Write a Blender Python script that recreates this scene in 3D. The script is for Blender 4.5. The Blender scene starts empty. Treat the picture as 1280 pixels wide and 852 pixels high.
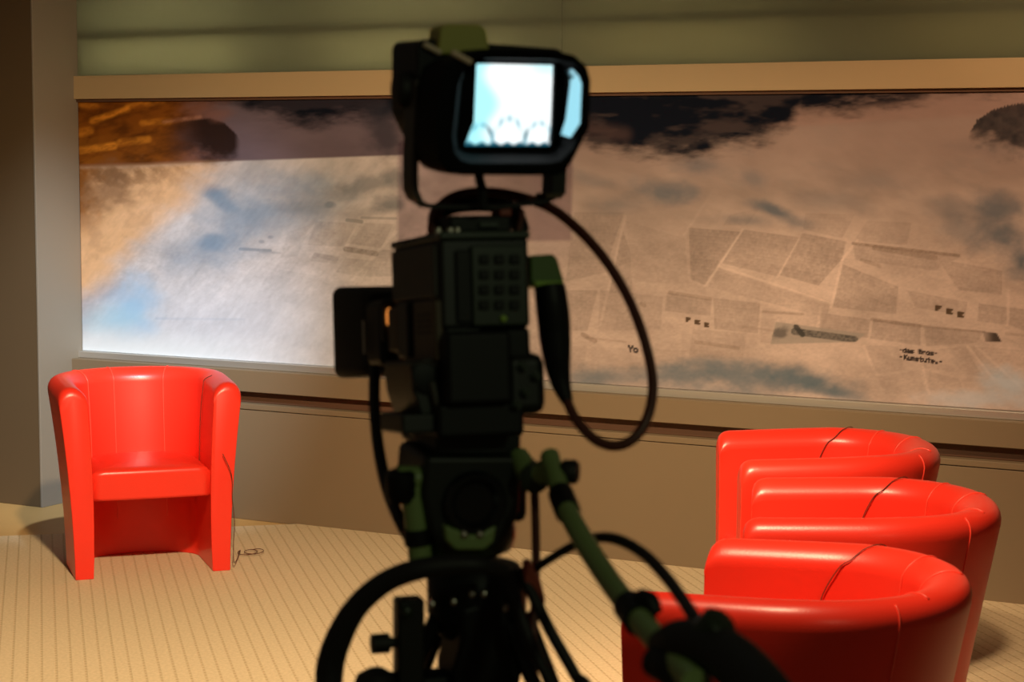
import bpy, bmesh, math, random
import numpy as np
from mathutils import Vector as V, Matrix

random.seed(7)
PI = math.pi
SC = bpy.context.scene
COL = SC.collection

# ------------------------------------------------------------------ view
F = 2462.43            # focal length in pixels of the 1280x852 frame
PITCH = 0.096157
ROLL = 0.0031040
EYE = 1.55
CP, SP = math.cos(PITCH), math.sin(PITCH)

def ray(px, py):
    X_, Y_ = px - 640, py - 426
    c, s = math.cos(ROLL), math.sin(ROLL)
    x = (X_ * c + Y_ * s) / F
    u = -(-X_ * s + Y_ * c) / F
    return V((x, CP + u * SP, -SP + u * CP))

def at(px, py, depth):                      # point at a distance along the view axis
    return V((0, 0, EYE)) + ray(px, py) * depth

def ground(px, py, h=0.0):
    r = ray(px, py)
    return V((0, 0, EYE)) + r * ((h - EYE) / r.z)

def hit(px, py, o, n):                      # point on the plane through o with normal n
    r = ray(px, py)
    c = V((0, 0, EYE))
    return c + r * ((o - c).dot(n) / r.dot(n))

def project(P):                             # numpy (n,3) -> (n,2) pixels
    z = P[:, 2] - EYE
    d = P[:, 1] * CP - z * SP
    u = P[:, 1] * SP + z * CP
    x_, y_ = F * P[:, 0] / d, -F * u / d
    c, s = math.cos(ROLL), math.sin(ROLL)
    return np.stack([640 + x_ * c - y_ * s, 426 + x_ * s + y_ * c], 1)

cam = bpy.data.cameras.new('camera')
cam.sensor_width = 36
cam.lens = F / 1280 * 36
cam.clip_start = 0.05
co = bpy.data.objects.new('camera', cam)
COL.objects.link(co)
co.location = (0, 0, EYE)
co.rotation_euler = (Matrix.Rotation(PI / 2 - PITCH, 3, 'X') @ Matrix.Rotation(ROLL, 3, 'Z')).to_euler()
SC.camera = co
cam.dof.use_dof = True
cam.dof.focus_distance = 6.6
cam.dof.aperture_fstop = 8.5

SC.view_settings.view_transform = 'Standard'
SC.view_settings.look = 'None'
SC.view_settings.exposure = 0
SC.view_settings.gamma = 1
SC.view_settings.use_curve_mapping = False

# ------------------------------------------------------------------ materials
def mat(name, col, rough=0.5, metal=0.0, noise=None, bump=None, spec=None, coat=0.0):
    m = bpy.data.materials.new(name)
    m.use_nodes = True
    nt = m.node_tree
    b = nt.nodes['Principled BSDF']
    b.inputs['Base Color'].default_value = (*col, 1)
    b.inputs['Roughness'].default_value = rough
    b.inputs['Metallic'].default_value = metal
    if spec is not None:
        b.inputs['Specular IOR Level'].default_value = spec
    if coat:
        b.inputs['Coat Weight'].default_value = coat
        b.inputs['Coat Roughness'].default_value = 0.12
    tc = nt.nodes.new('ShaderNodeTexCoord')
    if noise:
        sc, amt = noise
        n = nt.nodes.new('ShaderNodeTexNoise')
        n.inputs['Scale'].default_value = sc
        n.inputs['Detail'].default_value = 4
        nt.links.new(tc.outputs['Object'], n.inputs['Vector'])
        r = nt.nodes.new('ShaderNodeMix')
        r.data_type = 'RGBA'
        r.inputs[6].default_value = (*[c * (1 - amt) for c in col], 1)
        r.inputs[7].default_value = (*[min(1, c * (1 + amt)) for c in col], 1)
        nt.links.new(n.outputs['Fac'], r.inputs[0])
        nt.links.new(r.outputs[2], b.inputs['Base Color'])
    if bump:
        sc, st = bump
        n = nt.nodes.new('ShaderNodeTexNoise')
        n.inputs['Scale'].default_value = sc
        n.inputs['Detail'].default_value = 3
        nt.links.new(tc.outputs['Object'], n.inputs['Vector'])
        bp = nt.nodes.new('ShaderNodeBump')
        bp.inputs['Strength'].default_value = st
        bp.inputs['Distance'].default_value = 0.002
        nt.links.new(n.outputs['Fac'], bp.inputs['Height'])
        nt.links.new(bp.outputs['Normal'], b.inputs['Normal'])
    return m

def emit_mat(name, col, strength):
    m = bpy.data.materials.new(name)
    m.use_nodes = True
    b = m.node_tree.nodes['Principled BSDF']
    b.inputs['Base Color'].default_value = (0.02, 0.02, 0.02, 1)
    b.inputs['Emission Color'].default_value = (*col, 1)
    b.inputs['Emission Strength'].default_value = strength
    return m

M = dict(
    leather=mat('red_leather', (0.86, 0.034, 0.016), 0.34, bump=(220, 0.10), noise=(5, 0.05), spec=0.5),
    piping=mat('red_piping', (0.92, 0.065, 0.035), 0.4),
    wall=mat('painted_panel', (0.205, 0.148, 0.087), 0.55, noise=(1.3, 0.05)),
    pier_lit=mat('lit_return', (0.25, 0.215, 0.165), 0.55, noise=(1.3, 0.05)),
    rail=mat('painted_rail', (0.44, 0.32, 0.175), 0.5, noise=(2, 0.04)),
    pier=mat('shaded_pier', (0.115, 0.075, 0.037), 0.55, noise=(1.3, 0.06)),  # front face darkened in its colour, turned from the light
    slot=mat('shadow_gap', (0.10, 0.045, 0.022), 0.7),
    alu=mat('brushed_aluminium', (0.55, 0.52, 0.47), 0.35, 0.6),
    black=mat('black_plastic', (0.0045, 0.005, 0.0045), 0.5, spec=0.3),
    velvet=mat('matt_black', (0.0025, 0.0025, 0.003), 0.7, spec=0.1),
    cyan_strip=mat('cyan_mirror', (0.30, 0.62, 0.74), 0.16, 1.0),
    blackg=mat('black_gloss', (0.008, 0.009, 0.010), 0.22),
    rubber=mat('black_rubber', (0.008, 0.008, 0.007), 0.6),
    body=mat('dark_body_paint', (0.006, 0.008, 0.005), 0.45, noise=(30, 0.2)),
    side=mat('grey_side_panel', (0.055, 0.048, 0.038), 0.5),
    brown=mat('brown_side_panel', (0.075, 0.048, 0.020), 0.5),
    green=mat('green_bar_paint', (0.24, 0.35, 0.12), 0.38),
    dgreen=mat('dark_green_paint', (0.012, 0.024, 0.008), 0.35),
    mgreen=mat('mid_green_paint', (0.09, 0.17, 0.025), 0.35),
    bgreen=mat('bright_green_paint', (0.34, 0.56, 0.07), 0.3),
    olive=mat('olive_housing', (0.46, 0.44, 0.10), 0.5),
    cablered=mat('red_brown_cable', (0.10, 0.024, 0.012), 0.4),
    redtag=mat('red_clip', (0.30, 0.05, 0.025), 0.5),
    metal=mat('worn_metal', (0.55, 0.50, 0.42), 0.3, 0.9),
    clip=mat('pale_highlight', (0.80, 0.62, 0.44), 0.45),  # pale colour carries the lit edge highlights
    wire=mat('thin_wire', (0.10, 0.03, 0.015), 0.5),
    amber=emit_mat('amber_glint', (1.0, 0.32, 0.06), 0.9),  # glow stands in for a glint of the key light
    glassfloor=mat('bare_floor', (0.56, 0.34, 0.12), 0.5, noise=(3, 0.08)),
)

# ------------------------------------------------------------------ object helpers
def link(name, me, mt=None, parent=None, loc=None):
    o = bpy.data.objects.new(name, me)
    COL.objects.link(o)
    if mt is not None:
        me.materials.append(mt)
    if parent is not None:
        o.parent = parent
        # meshes are written in world coordinates; parents are unrotated empties
        me.transform(Matrix.Translation(-V(parent_world(parent))))
    return o

def parent_world(o):
    p = V(o.location)
    while o.parent:
        o = o.parent
        p += o.location
    return p

def obj(name, bm, mt, parent=None, smooth=True, bevel=0, seg=3, angle=35):
    me = bpy.data.meshes.new(name)
    bmesh.ops.recalc_face_normals(bm, faces=bm.faces)
    bm.to_mesh(me)
    bm.free()
    for p in me.polygons:
        p.use_smooth = smooth
    o = link(name, me, mt, parent)
    if bevel:
        b = o.modifiers.new('bevel', 'BEVEL')
        b.width = bevel
        b.segments = seg
        b.limit_method = 'ANGLE'
        b.angle_limit = math.radians(angle)
        b.harden_normals = True
    elif smooth:
        try:
            me.set_sharp_from_angle(angle=math.radians(40))
        except Exception:
            pass
    return o

def empty(name, loc, label, cat, group=None):
    o = bpy.data.objects.new(name, None)
    COL.objects.link(o)
    o.location = loc
    o.empty_display_size = 0.1
    o['label'] = label
    o['category'] = cat
    if group:
        o['group'] = group
    return o

def tag(o, label, cat, group=None):
    o['label'] = label
    o['category'] = cat
    if group:
        o['group'] = group
    return o

def struct(o):
    o['kind'] = 'structure'
    return o

class Frame:
    def __init__(s, o, r, f, u):
        s.o, s.r, s.f, s.u = V(o), V(r).normalized(), V(f).normalized(), V(u).normalized()
    def p(s, x, y, z):
        return s.o + s.r * x + s.f * y + s.u * z
    def on(s, px, py, y=0.0):               # local (x, y, z) of a photo pixel on the plane at local y
        P = hit(px, py, s.o + s.f * y, s.f) - s.o
        return (P.dot(s.r), y, P.dot(s.u))

def box(bm, fr, xs, ys, zs):
    vs = [bm.verts.new(fr.p(x, y, z)) for x in xs for y in ys for z in zs]
    for q in ((0, 1, 3, 2), (4, 6, 7, 5), (0, 4, 5, 1), (2, 3, 7, 6), (0, 2, 6, 4), (1, 5, 7, 3)):
        bm.faces.new([vs[i] for i in q])

def pbox(bm, fr, x0, y0, x1, y1, ya, yb):   # box whose face at local depth ya covers a pixel rectangle
    a = fr.on(x0, y1, ya)
    b = fr.on(x1, y0, ya)
    box(bm, fr, (a[0], b[0]), (ya, yb), (a[2], b[2]))

def loops(bm, rings, cap0=True, cap1=True, closed=True):
    vr = [[bm.verts.new(p) for p in r] for r in rings]
    n = len(vr[0])
    for a, b in zip(vr[:-1], vr[1:]):
        for i in range(n if closed else n - 1):
            j = (i + 1) % n
            bm.faces.new((a[i], a[j], b[j], b[i]))
    if cap0:
        bm.faces.new(vr[0][::-1])
    if cap1:
        bm.faces.new(vr[-1])
    return vr

def prism(bm, fr, poly, levels):            # poly of local (x,z); levels: (y, scale, (cx,cz))
    rings = []
    for y, s, c in levels:
        rings.append([fr.p(c[0] + (x - c[0]) * s, y, c[1] + (z - c[1]) * s) for x, z in poly])
    loops(bm, rings)

def catmull(pts, n=8):
    pts = [V(p) for p in pts]
    P = [pts[0] * 2 - pts[1]] + pts + [pts[-1] * 2 - pts[-2]]
    out = []
    for i in range(1, len(P) - 2):
        p0, p1, p2, p3 = P[i - 1:i + 3]
        for k in range(n):
            t = k / n
            out.append(0.5 * ((2 * p1) + (p2 - p0) * t + (2 * p0 - 5 * p1 + 4 * p2 - p3) * t * t
                              + (3 * p1 - p0 - 3 * p2 + p3) * t ** 3))
    out.append(pts[-1])
    return out

def tube(bm, pts, rad, seg=10, smooth=8):
    path = catmull(pts, smooth) if smooth and len(pts) > 2 else [V(p) for p in pts]
    n = len(path)
    if isinstance(rad, (int, float)):
        rs = [rad] * n
    else:
        m = len(rad)
        rs = []
        for i in range(n):
            q = i / (n - 1) * (m - 1)
            k = min(int(q), m - 2)
            rs.append(rad[k] + (rad[k + 1] - rad[k]) * (q - k))
    t = (path[1] - path[0]).normalized()
    a = t.orthogonal().normalized()
    rings = []
    for i in range(n):
        t2 = (path[min(i + 1, n - 1)] - path[max(i - 1, 0)]).normalized()
        a = (a - t2 * a.dot(t2)).normalized()
        b = t2.cross(a)
        rings.append([path[i] + (a * math.cos(w) + b * math.sin(w)) * rs[i]
                      for w in [2 * PI * k / seg for k in range(seg)]])
    loops(bm, rings)

def lathe(bm, o, axis, prof, seg=24):       # prof: (distance along axis, radius)
    axis = V(axis).normalized()
    a = axis.orthogonal().normalized()
    b = axis.cross(a)
    rings = [[V(o) + axis * t + (a * math.cos(w) + b * math.sin(w)) * max(r, 1e-4)
              for w in [2 * PI * k / seg for k in range(seg)]] for t, r in prof]
    loops(bm, rings)

def B():
    return bmesh.new()

# ------------------------------------------------------------------ the wall's own frame
WA = -0.493857
W0 = V((0, 7.62204, 0))
WU = V((math.cos(WA), math.sin(WA), 0))
WN = V((math.sin(WA), -math.cos(WA), 0))    # towards the studio
UP = V((0, 0, 1))
WF = Frame(W0, WU, WN, UP)                  # x along the wall, y out of it, z up

def ws(px, py, d=0.0):                      # (s, h) on the wall plane pushed out by d
    P = hit(px, py, W0 + WN * d, WN) - W0
    return P.dot(WU), P.z

D_RET = -0.07                               # mural plane
s_pil = ws(93.5, 100, -0.06)[0]
lo_, hi_ = 0.0, 0.5                         # how far the pier stands out
for _ in range(40):
    D_PIL = (lo_ + hi_) / 2
    if ws(45.5, 300, D_PIL)[0] > s_pil:
        hi_ = D_PIL
    else:
        lo_ = D_PIL
s_l, s_r = s_pil, 4.6
h_railtop = ws(95, 95, -0.06)[1]
h_railbot = ws(300, 121.5, -0.06)[1]
h_mbot = 0.5 * (ws(103, 440, D_RET)[1] + ws(1280, 511, D_RET)[1])
h_slot1 = ws(840, 529, 0)[1]
h_slot0 = ws(840, 545.5, 0)[1]

# floor
bm = B()
for x, y in ((-9, -4), (9, -4), (9, 12), (-9, 12)):
    bm.verts.new((x, y, -0.006))
bm.faces.new(bm.verts)
floor = obj('floor', bm, M['glassfloor'], smooth=False)
struct(floor)

# carpet: ribbed, its far edge crossing the floor in front of the wall
ea, eb = ground(0, 672), ground(46, 667)
ED = V((math.cos(0.235), math.sin(0.235), 0))
EN = V((-ED.y, ED.x, 0))
cm = bpy.data.materials.new('ribbed_carpet')
cm.use_nodes = True
nt = cm.node_tree
bs = nt.nodes['Principled BSDF']
bs.inputs['Roughness'].default_value = 0.9
bs.inputs['Specular IOR Level'].default_value = 0.15
tc = nt.nodes.new('ShaderNodeTexCoord')
mp = nt.nodes.new('ShaderNodeMapping')
mp.inputs['Rotation'].default_value = (0, 0, -0.235)
nt.links.new(tc.outputs['Object'], mp.inputs['Vector'])
sx = nt.nodes.new('ShaderNodeSeparateXYZ')
nt.links.new(mp.outputs['Vector'], sx.inputs[0])
def mth(op, a, b=None, c=None):
    n = nt.nodes.new('ShaderNodeMath')
    n.operation = op
    for i, v in enumerate((a, b, c)):
        if v is None:
            continue
        if isinstance(v, (int, float)):
            n.inputs[i].default_value = v
        else:
            nt.links.new(v, n.inputs[i])
    return n.outputs[0]
def smooth01(v, lo, hi):
    n = nt.nodes.new('ShaderNodeMapRange')
    n.interpolation_type = 'SMOOTHSTEP'
    nt.links.new(v, n.inputs[0])
    n.inputs[1].default_value = lo
    n.inputs[2].default_value = hi
    return n.outputs[0]
rx = mth('ABSOLUTE', mth('SUBTRACT', mth('FRACT', mth('DIVIDE', sx.outputs[0], 0.043)), 0.5))
rib = mth('SUBTRACT', 1.0, smooth01(rx, 0.03, 0.12))
ry = mth('ABSOLUTE', mth('SUBTRACT', mth('FRACT', mth('DIVIDE', sx.outputs[1], 0.030)), 0.5))
dash = mth('SUBTRACT', 1.0, smooth01(ry, 0.26, 0.40))
ribd = mth('MULTIPLY', rib, mth('MULTIPLY_ADD', dash, 0.8, 0.2))
fine = nt.nodes.new('ShaderNodeTexNoise')
fine.inputs['Scale'].default_value = 90
nt.links.new(tc.outputs['Object'], fine.inputs['Vector'])
mx = nt.nodes.new('ShaderNodeMix')
mx.data_type = 'RGBA'
mx.inputs[6].default_value = (0.66, 0.52, 0.33, 1)
mx.inputs[7].default_value = (0.42, 0.30, 0.16, 1)
nt.links.new(mth('MULTIPLY', ribd, 0.55), mx.inputs[0])
mx2 = nt.nodes.new('ShaderNodeMix')
mx2.data_type = 'RGBA'
mx2.blend_type = 'MULTIPLY'
mx2.inputs[0].default_value = 0.35
nt.links.new(mx.outputs[2], mx2.inputs[6])
cr = nt.nodes.new('ShaderNodeMapRange')
cr.inputs[1].default_value = 0.3
cr.inputs[2].default_value = 0.7
cr.inputs[3].default_value = 0.55
cr.inputs[4].default_value = 1.0
nt.links.new(fine.outputs['Fac'], cr.inputs[0])
nt.links.new(cr.outputs[0], mx2.inputs[7])
nt.links.new(mx2.outputs[2], bs.inputs['Base Color'])
bp = nt.nodes.new('ShaderNodeBump')
bp.inputs['Strength'].default_value = 0.4
bp.inputs['Distance'].default_value = 0.004
bp.invert = True
nt.links.new(rib, bp.inputs['Height'])
nt.links.new(bp.outputs['Normal'], bs.inputs['Normal'])

e0 = (ea + eb) / 2
# where the edge meets the wall
k = ((W0 - e0).dot(WN)) / ED.dot(WN)
ew = e0 + ED * k - WN * 0.02
wr = W0 + WU * 4.6 + WN * 0.02
bm = B()
poly = [e0 - ED * 5, ew, W0 + WU * 4.6 - WN * 0.02, V((6, 3, 0)), V((6, -3.5, 0)), V((-6, -3.5, 0))]
lo = [bm.verts.new((p.x, p.y, -0.006)) for p in poly]
hi = [bm.verts.new((p.x, p.y, 0.0)) for p in poly]
bm.faces.new(hi)
for i in range(len(poly)):
    j = (i + 1) % len(poly)
    bm.faces.new((lo[i], lo[j], hi[j], hi[i]))
carpet = obj('floor_carpet', bm, cm, smooth=False)
struct(carpet)

# lower wall: base panel, shadow gap, upper band, aluminium strip under the mural
def wbox(name, s0, s1, d0, d1, h0, h1, m, bevel=0.003):
    bm = B()
    box(bm, WF, (s0, s1), (d0, d1), (h0, h1))
    return struct(obj(name, bm, m, smooth=True, bevel=bevel, seg=2))

s_lowl = ws(78, 520, 0)[0]
wbox('wall_back', s_pil - 0.2, s_r, -0.42, -0.30, -0.006, 3.2, M['wall'])
wbox('wall_lower', s_pil - 0.02, s_r, -0.28, 0.0, -0.006, h_slot0 - 0.026, M['wall'])
wbox('trim_1', s_pil - 0.02, s_r, -0.28, 0.004, h_slot0 - 0.0235, h_slot0, M['wall'])
wbox('trim_2', s_pil - 0.02, s_r, -0.28, -0.04, h_slot0, h_slot1, M['slot'])
wbox('trim_3', s_pil - 0.02, s_r, -0.28, 0.0, h_slot1, h_mbot - 0.03, M['wall'])
wbox('trim_4', s_pil - 0.02, s_r, -0.28, -0.045, h_mbot - 0.03, h_mbot - 0.001, M['alu'])
wbox('wall_backing', s_pil - 0.02, s_r, -0.28, D_RET - 0.012, h_mbot, h_railbot, M['wall'])  # wall backing behind the mural
wbox('trim_5', s_pil - 0.02, s_r, -0.28, -0.045, h_railbot, h_railtop, M['rail'])
wbox('shadow_line_strip', s_pil - 0.02, s_r, -0.075, -0.06, h_railbot - 0.012, h_railbot, M['slot'], 0)  # dark strip put in for the shadow line under the rail
# wall pier at the left
wbox('wall_left', s_pil - 1.6, s_pil - 0.004, -0.42, D_PIL, -0.006, 3.2, M['pier'])
wbox('lit_pier_face', s_pil - 0.004, s_pil + 0.006, -0.28, D_PIL + 0.004, -0.006, 3.2, M['pier_lit'], 0.002)  # pier's right face, the light it catches put into a paler colour

# frosted glass panes above the rail, with dark battens behind them
gm = bpy.data.materials.new('frosted_glass')
gm.use_nodes = True
nt = gm.node_tree
nt.nodes.remove(nt.nodes['Principled BSDF'])
out = nt.nodes['Material Output']
tr = nt.nodes.new('ShaderNodeBsdfTranslucent')
tr.inputs['Color'].default_value = (0.55, 0.57, 0.50, 1)
df = nt.nodes.new('ShaderNodeBsdfDiffuse')
df.inputs['Color'].default_value = (0.15, 0.165, 0.11, 1)
gl = nt.nodes.new('ShaderNodeBsdfGlossy')
gl.inputs['Color'].default_value = (0.75, 0.8, 0.7, 1)
gl.inputs['Roughness'].default_value = 0.35
m1 = nt.nodes.new('ShaderNodeMixShader')
m1.inputs[0].default_value = 0.5
m2 = nt.nodes.new('ShaderNodeMixShader')
m2.inputs[0].default_value = 0.06
nt.links.new(df.outputs[0], m1.inputs[1])
nt.links.new(tr.outputs[0], m1.inputs[2])
nt.links.new(m1.outputs[0], m2.inputs[1])
nt.links.new(gl.outputs[0], m2.inputs[2])
nt.links.new(m2.outputs[0], out.inputs['Surface'])
s_j = ws(702, 20, -0.07)[0]
for i, (a, b) in enumerate(((s_pil + 0.006, s_j - 0.0015), (s_j + 0.0015, s_r))):
    bm = B()
    box(bm, WF, (a, b), (-0.085, -0.073), (h_railtop, 3.2))
    struct(obj('window_%d' % (i + 1), bm, gm, smooth=False))
h_bat = 0.5 * (ws(95, 43, -0.09)[1] + ws(1280, 12, -0.09)[1])
wbox('trim_8', s_pil + 0.006, s_r, -0.14, -0.0855, h_bat - 0.012, h_bat + 0.012, M['slot'], 0)
wbox('trim_9', s_pil + 0.006, s_r, -0.14, -0.0855, h_bat + 0.16, h_bat + 0.168, M['slot'], 0)

# ------------------------------------------------------------------ the mural print
NX, NZ = 1000, 340
m_s0, m_s1 = s_pil + 0.012, 2.75
m_s0 = ws(100.5, 300, D_RET)[0]
gs = np.linspace(m_s0, m_s1, NX)
gz = np.linspace(h_mbot, h_railbot - 0.012, NZ)
GS, GZ = np.meshgrid(gs, gz)                # (NZ, NX)
P3 = (np.array(W0)[None, None] + GS[..., None] * np.array(WU) + D_RET * np.array(WN)
      + GZ[..., None] * np.array(UP))
PX = project(P3.reshape(-1, 3)).reshape(NZ, NX, 2)
X, Y = PX[..., 0], PX[..., 1]
rng = np.random.default_rng(5)
_tab = rng.random((256, 256))
def vnoise(x, y):
    xi, yi = np.floor(x).astype(int), np.floor(y).astype(int)
    fx, fy = x - xi, y - yi
    fx, fy = fx * fx * (3 - 2 * fx), fy * fy * (3 - 2 * fy)
    g = lambda a, b: _tab[a % 256, b % 256]
    return ((g(xi, yi) * (1 - fx) + g(xi + 1, yi) * fx) * (1 - fy)
            + (g(xi, yi + 1) * (1 - fx) + g(xi + 1, yi + 1) * fx) * fy)
def fbm(sx, sy=None, oct=4, off=0.0, ang=0.0):
    sy = sy or sx
    c, s = math.cos(ang), math.sin(ang)
    x, y = X * c + Y * s, -X * s + Y * c
    v, a, t = 0, 1.0, 0
    for o in range(oct):
        v = v + a * vnoise(x / sx * 2 ** o + off + 17.3 * o, y / sy * 2 ** o + off * 1.7 + 9.1 * o)
        t += a
        a *= 0.55
    return v / t
def sstep(lo, hi, v):
    t = np.clip((v - lo) / (hi - lo), 0, 1)
    return t * t * (3 - 2 * t)
def lerp(a, b, t):
    return a * (1 - t[..., None]) + np.array(b) * t[..., None]
def srgb(r, g, b):
    c = np.array((r, g, b)) / 255.0
    return np.where(c <= 0.04045, c / 12.92, ((c + 0.055) / 1.055) ** 2.4)
def blob(cx, cy, rx, ry, ang=0.0, soft=0.7, wob=0.5, sc=30, off=0.0):
    c, s = math.cos(ang), math.sin(ang)
    x, y = X - cx, Y - cy
    u, v = (x * c + y * s) / rx, (-x * s + y * c) / ry
    d = np.sqrt(u * u + v * v) + (fbm(sc, sc * 0.7, 4, off + cx * 0.1 + cy * 0.07) - 0.5) * wob * 2
    return 1 - sstep(1 - soft, 1 + soft * 0.4, d)
def pline(pts):                             # y of a polyline at each X
    xs, ys = zip(*pts)
    return np.interp(X, xs, ys)

# paper, print inks (reflectances)
img = np.zeros((NZ, NX, 3)) + np.array((0.52, 0.41, 0.37))
big = fbm(170, 90, 4, 3.0, 0.2)
img *= (0.86 + 0.30 * big)[..., None]
img = lerp(img, (0.40, 0.295, 0.285), (1 - sstep(150, 300, Y)) * sstep(500, 800, X) * 0.5)
# fog tone: cooler towards the left
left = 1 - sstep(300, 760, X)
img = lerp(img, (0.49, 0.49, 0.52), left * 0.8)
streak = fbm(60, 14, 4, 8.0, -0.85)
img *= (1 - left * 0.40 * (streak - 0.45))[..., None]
mott = fbm(46, 22, 4, 21.0, 0.25)
img *= (1 + 0.5 * (mott - 0.5))[..., None]

# newspaper columns
def inside(poly):
    m = np.ones_like(X)
    n = len(poly)
    A = sum(poly[i][0] * poly[(i + 1) % n][1] - poly[(i + 1) % n][0] * poly[i][1] for i in range(n))
    sg = 1 if A > 0 else -1
    for i in range(n):
        (x0, y0), (x1, y1) = poly[i], poly[(i + 1) % n]
        L = math.hypot(x1 - x0, y1 - y0)
        d = sg * ((x1 - x0) * (Y - y0) - (y1 - y0) * (X - x0)) / L
        m = m * sstep(-1.0, 1.0, d)
    return m
fogfade = sstep(225, 300, Y + (fbm(60, 40, 3, 2.0) - 0.5) * 60)
def column(poly, amt=0.26, pitch=4.2, wave=0.0):
    poly = [(a, b) for a, b in poly]
    m = inside(poly)
    (x0, y0), (x1, y1) = poly[0], poly[1]
    L = math.hypot(x1 - x0, y1 - y0)
    tx, ty = (x1 - x0) / L, (y1 - y0) / L
    v = -(X - x0) * ty + (Y - y0) * tx
    u = (X - x0) * tx + (Y - y0) * ty
    ln = 0.5 + 0.5 * np.sin(v * 2 * PI / pitch)
    wd = vnoise(u / 2.3 + x0, np.floor(v / pitch) * 7.7 + y0)
    ink = m * (0.92 + 0.14 * ln) * (0.62 + 0.6 * wd)
    return ink * amt
Z = lambda *q: [(680 + a / 1.8517, 60 + b / 1.8517) for a, b in q]
inkm = np.zeros_like(X)
cols = [
    (Z((335, 415), (455, 425), (372, 548), (340, 535)), .30), (Z((462, 420), (592, 438), (540, 528), (412, 498)), .27),
    (Z((598, 428), (722, 452), (690, 488), (672, 560), (545, 525)), .32), (Z((405, 508), (662, 590), (655, 625), (380, 552)), .18),
    (Z((692, 500), (820, 552), (815, 615), (668, 600)), .27), (Z((748, 400), (850, 404), (840, 456), (718, 446)), .16),
    (Z((716, 455), (965, 482), (905, 515), (720, 490)), .20), (Z((910, 487), (1060, 515), (1060, 570), (960, 560)), .22),
    (Z((840, 560), (980, 588), (975, 620), (860, 600)), .22), (Z((1006, 590), (1072, 600), (1072, 640), (1003, 632)), .24),
    (Z((1078, 600), (1180, 612), (1180, 680), (1076, 640)), .24), (Z((285, 565), (388, 582), (385, 620), (280, 608)), .24),
    (Z((392, 578), (500, 590), (495, 660), (395, 650)), .24), (Z((505, 600), (650, 618), (630, 640), (500, 660)), .12),
    (Z((640, 612), (755, 628), (750, 670), (640, 668)), .26), (Z((762, 628), (872, 640), (872, 688), (755, 672)), .28),
    (Z((880, 645), (1020, 655), (1000, 682), (885, 690)), .22), (Z((745, 688), (820, 690), (835, 745), (765, 755)), .14),
    (Z((880, 700), (975, 690), (1015, 760), (880, 740)), .14), (Z((985, 690), (1130, 700), (1150, 780), (1040, 760)), .14),
    (Z((880, 745), (960, 765), (975, 800), (890, 790)), .12), (Z((770, 760), (870, 745), (885, 800), (790, 800)), .10),
    (Z((190, 400), (325, 440), (335, 545), (205, 540)), .10), (Z((70, 380), (185, 380), (140, 520), (50, 540)), .20),
    (Z((182, 420), (200, 470), (205, 560), (150, 570)), .22), (Z((130, 560), (275, 575), (270, 650), (125, 655)), .16),
    (Z((30, 560), (125, 560), (100, 655), (20, 650)), .20), (Z((345, 650), (470, 660), (460, 720), (335, 715)), .14),
    (Z((50, 690), (100, 690), (90, 750), (45, 740)), .12), (Z((110, 690), (330, 700), (320, 740), (108, 745)), .08),
    (Z((430, 385), (500, 370), (470, 410), (415, 410)), .16), (Z((605, 382), (720, 385), (690, 440), (600, 420)), .20),
    (Z((350, 330), (430, 330), (400, 410), (330, 405)), .08), (Z((510, 615), (640, 640), (560, 690), (500, 680)), .08),
    # left half
    ([(452, 278), (492, 280), (476, 310), (434, 304)], .28), ([(395, 276), (446, 279), (430, 308), (384, 306)], .20),
    ([(360, 290), (388, 280), (372, 320), (350, 322)], .14), ([(392, 316), (425, 320), (420, 330), (388, 326)], .20),
    ([(432, 322), (470, 326), (452, 346), (420, 340)], .20), ([(475, 312), (495, 312), (490, 345), (455, 346)], .24),
    ([(340, 335), (400, 345), (370, 380), (318, 370)], .10), ([(405, 350), (455, 352), (430, 370), (395, 366)], .10),
    ([(300, 380), (360, 372), (330, 420), (280, 415)], .10), ([(365, 390), (412, 395), (410, 440), (350, 430)], .10),
]
for poly, amt in cols:
    inkm = np.maximum(inkm, column(poly, amt))
inkm *= fogfade * (0.72 + 0.35 * fbm(60, 40, 3, 44.))
img *= (1 - inkm)[..., None]
img *= (1 + 0.20 * (fbm(3.4, 2.2, 2, 71.) - .5) * sstep(240, 330, Y))[..., None]
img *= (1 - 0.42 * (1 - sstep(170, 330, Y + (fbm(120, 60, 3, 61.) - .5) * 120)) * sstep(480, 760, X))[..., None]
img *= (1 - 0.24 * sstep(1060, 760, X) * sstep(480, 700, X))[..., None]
# pale gutters between columns
def seg(x0, y0, x1, y1, w, soft=1.2):
    L2 = (x1 - x0) ** 2 + (y1 - y0) ** 2
    t = np.clip(((X - x0) * (x1 - x0) + (Y - y0) * (y1 - y0)) / L2, 0, 1)
    d = np.hypot(X - x0 - t * (x1 - x0), Y - y0 - t * (y1 - y0))
    return 1 - sstep(w * 0.5 - soft * .5, w * 0.5 + soft, d)
for q in (Z((460, 420), (372, 550)), Z((592, 440), (540, 530)), Z((725, 445), (690, 490)), Z((690, 490), (665, 600)), Z((430, 270), (325, 432)),
          Z((188, 390), (130, 640)), Z((740, 690), (770, 755)), Z((980, 690), (1040, 765)), Z((1075, 560), (1072, 640)),
          Z((405, 505), (660, 590)), Z((1000, 690), (1110, 790)), Z((878, 740), (892, 800)), Z((640, 600), (630, 665))):
    img *= (1 + 0.13 * seg(*q[0], *q[1], 3.0) * fogfade)[..., None]
for q in ((455, 278, 428, 315), (495, 290, 440, 350), (400, 275, 345, 330), (330, 318, 300, 350)):
    img *= (1 + 0.10 * seg(*q, 3.0))[..., None]
def ink(mask, col, amt=1.0):
    global img
    img = lerp(img, col, np.clip(mask * amt, 0, 1))
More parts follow.
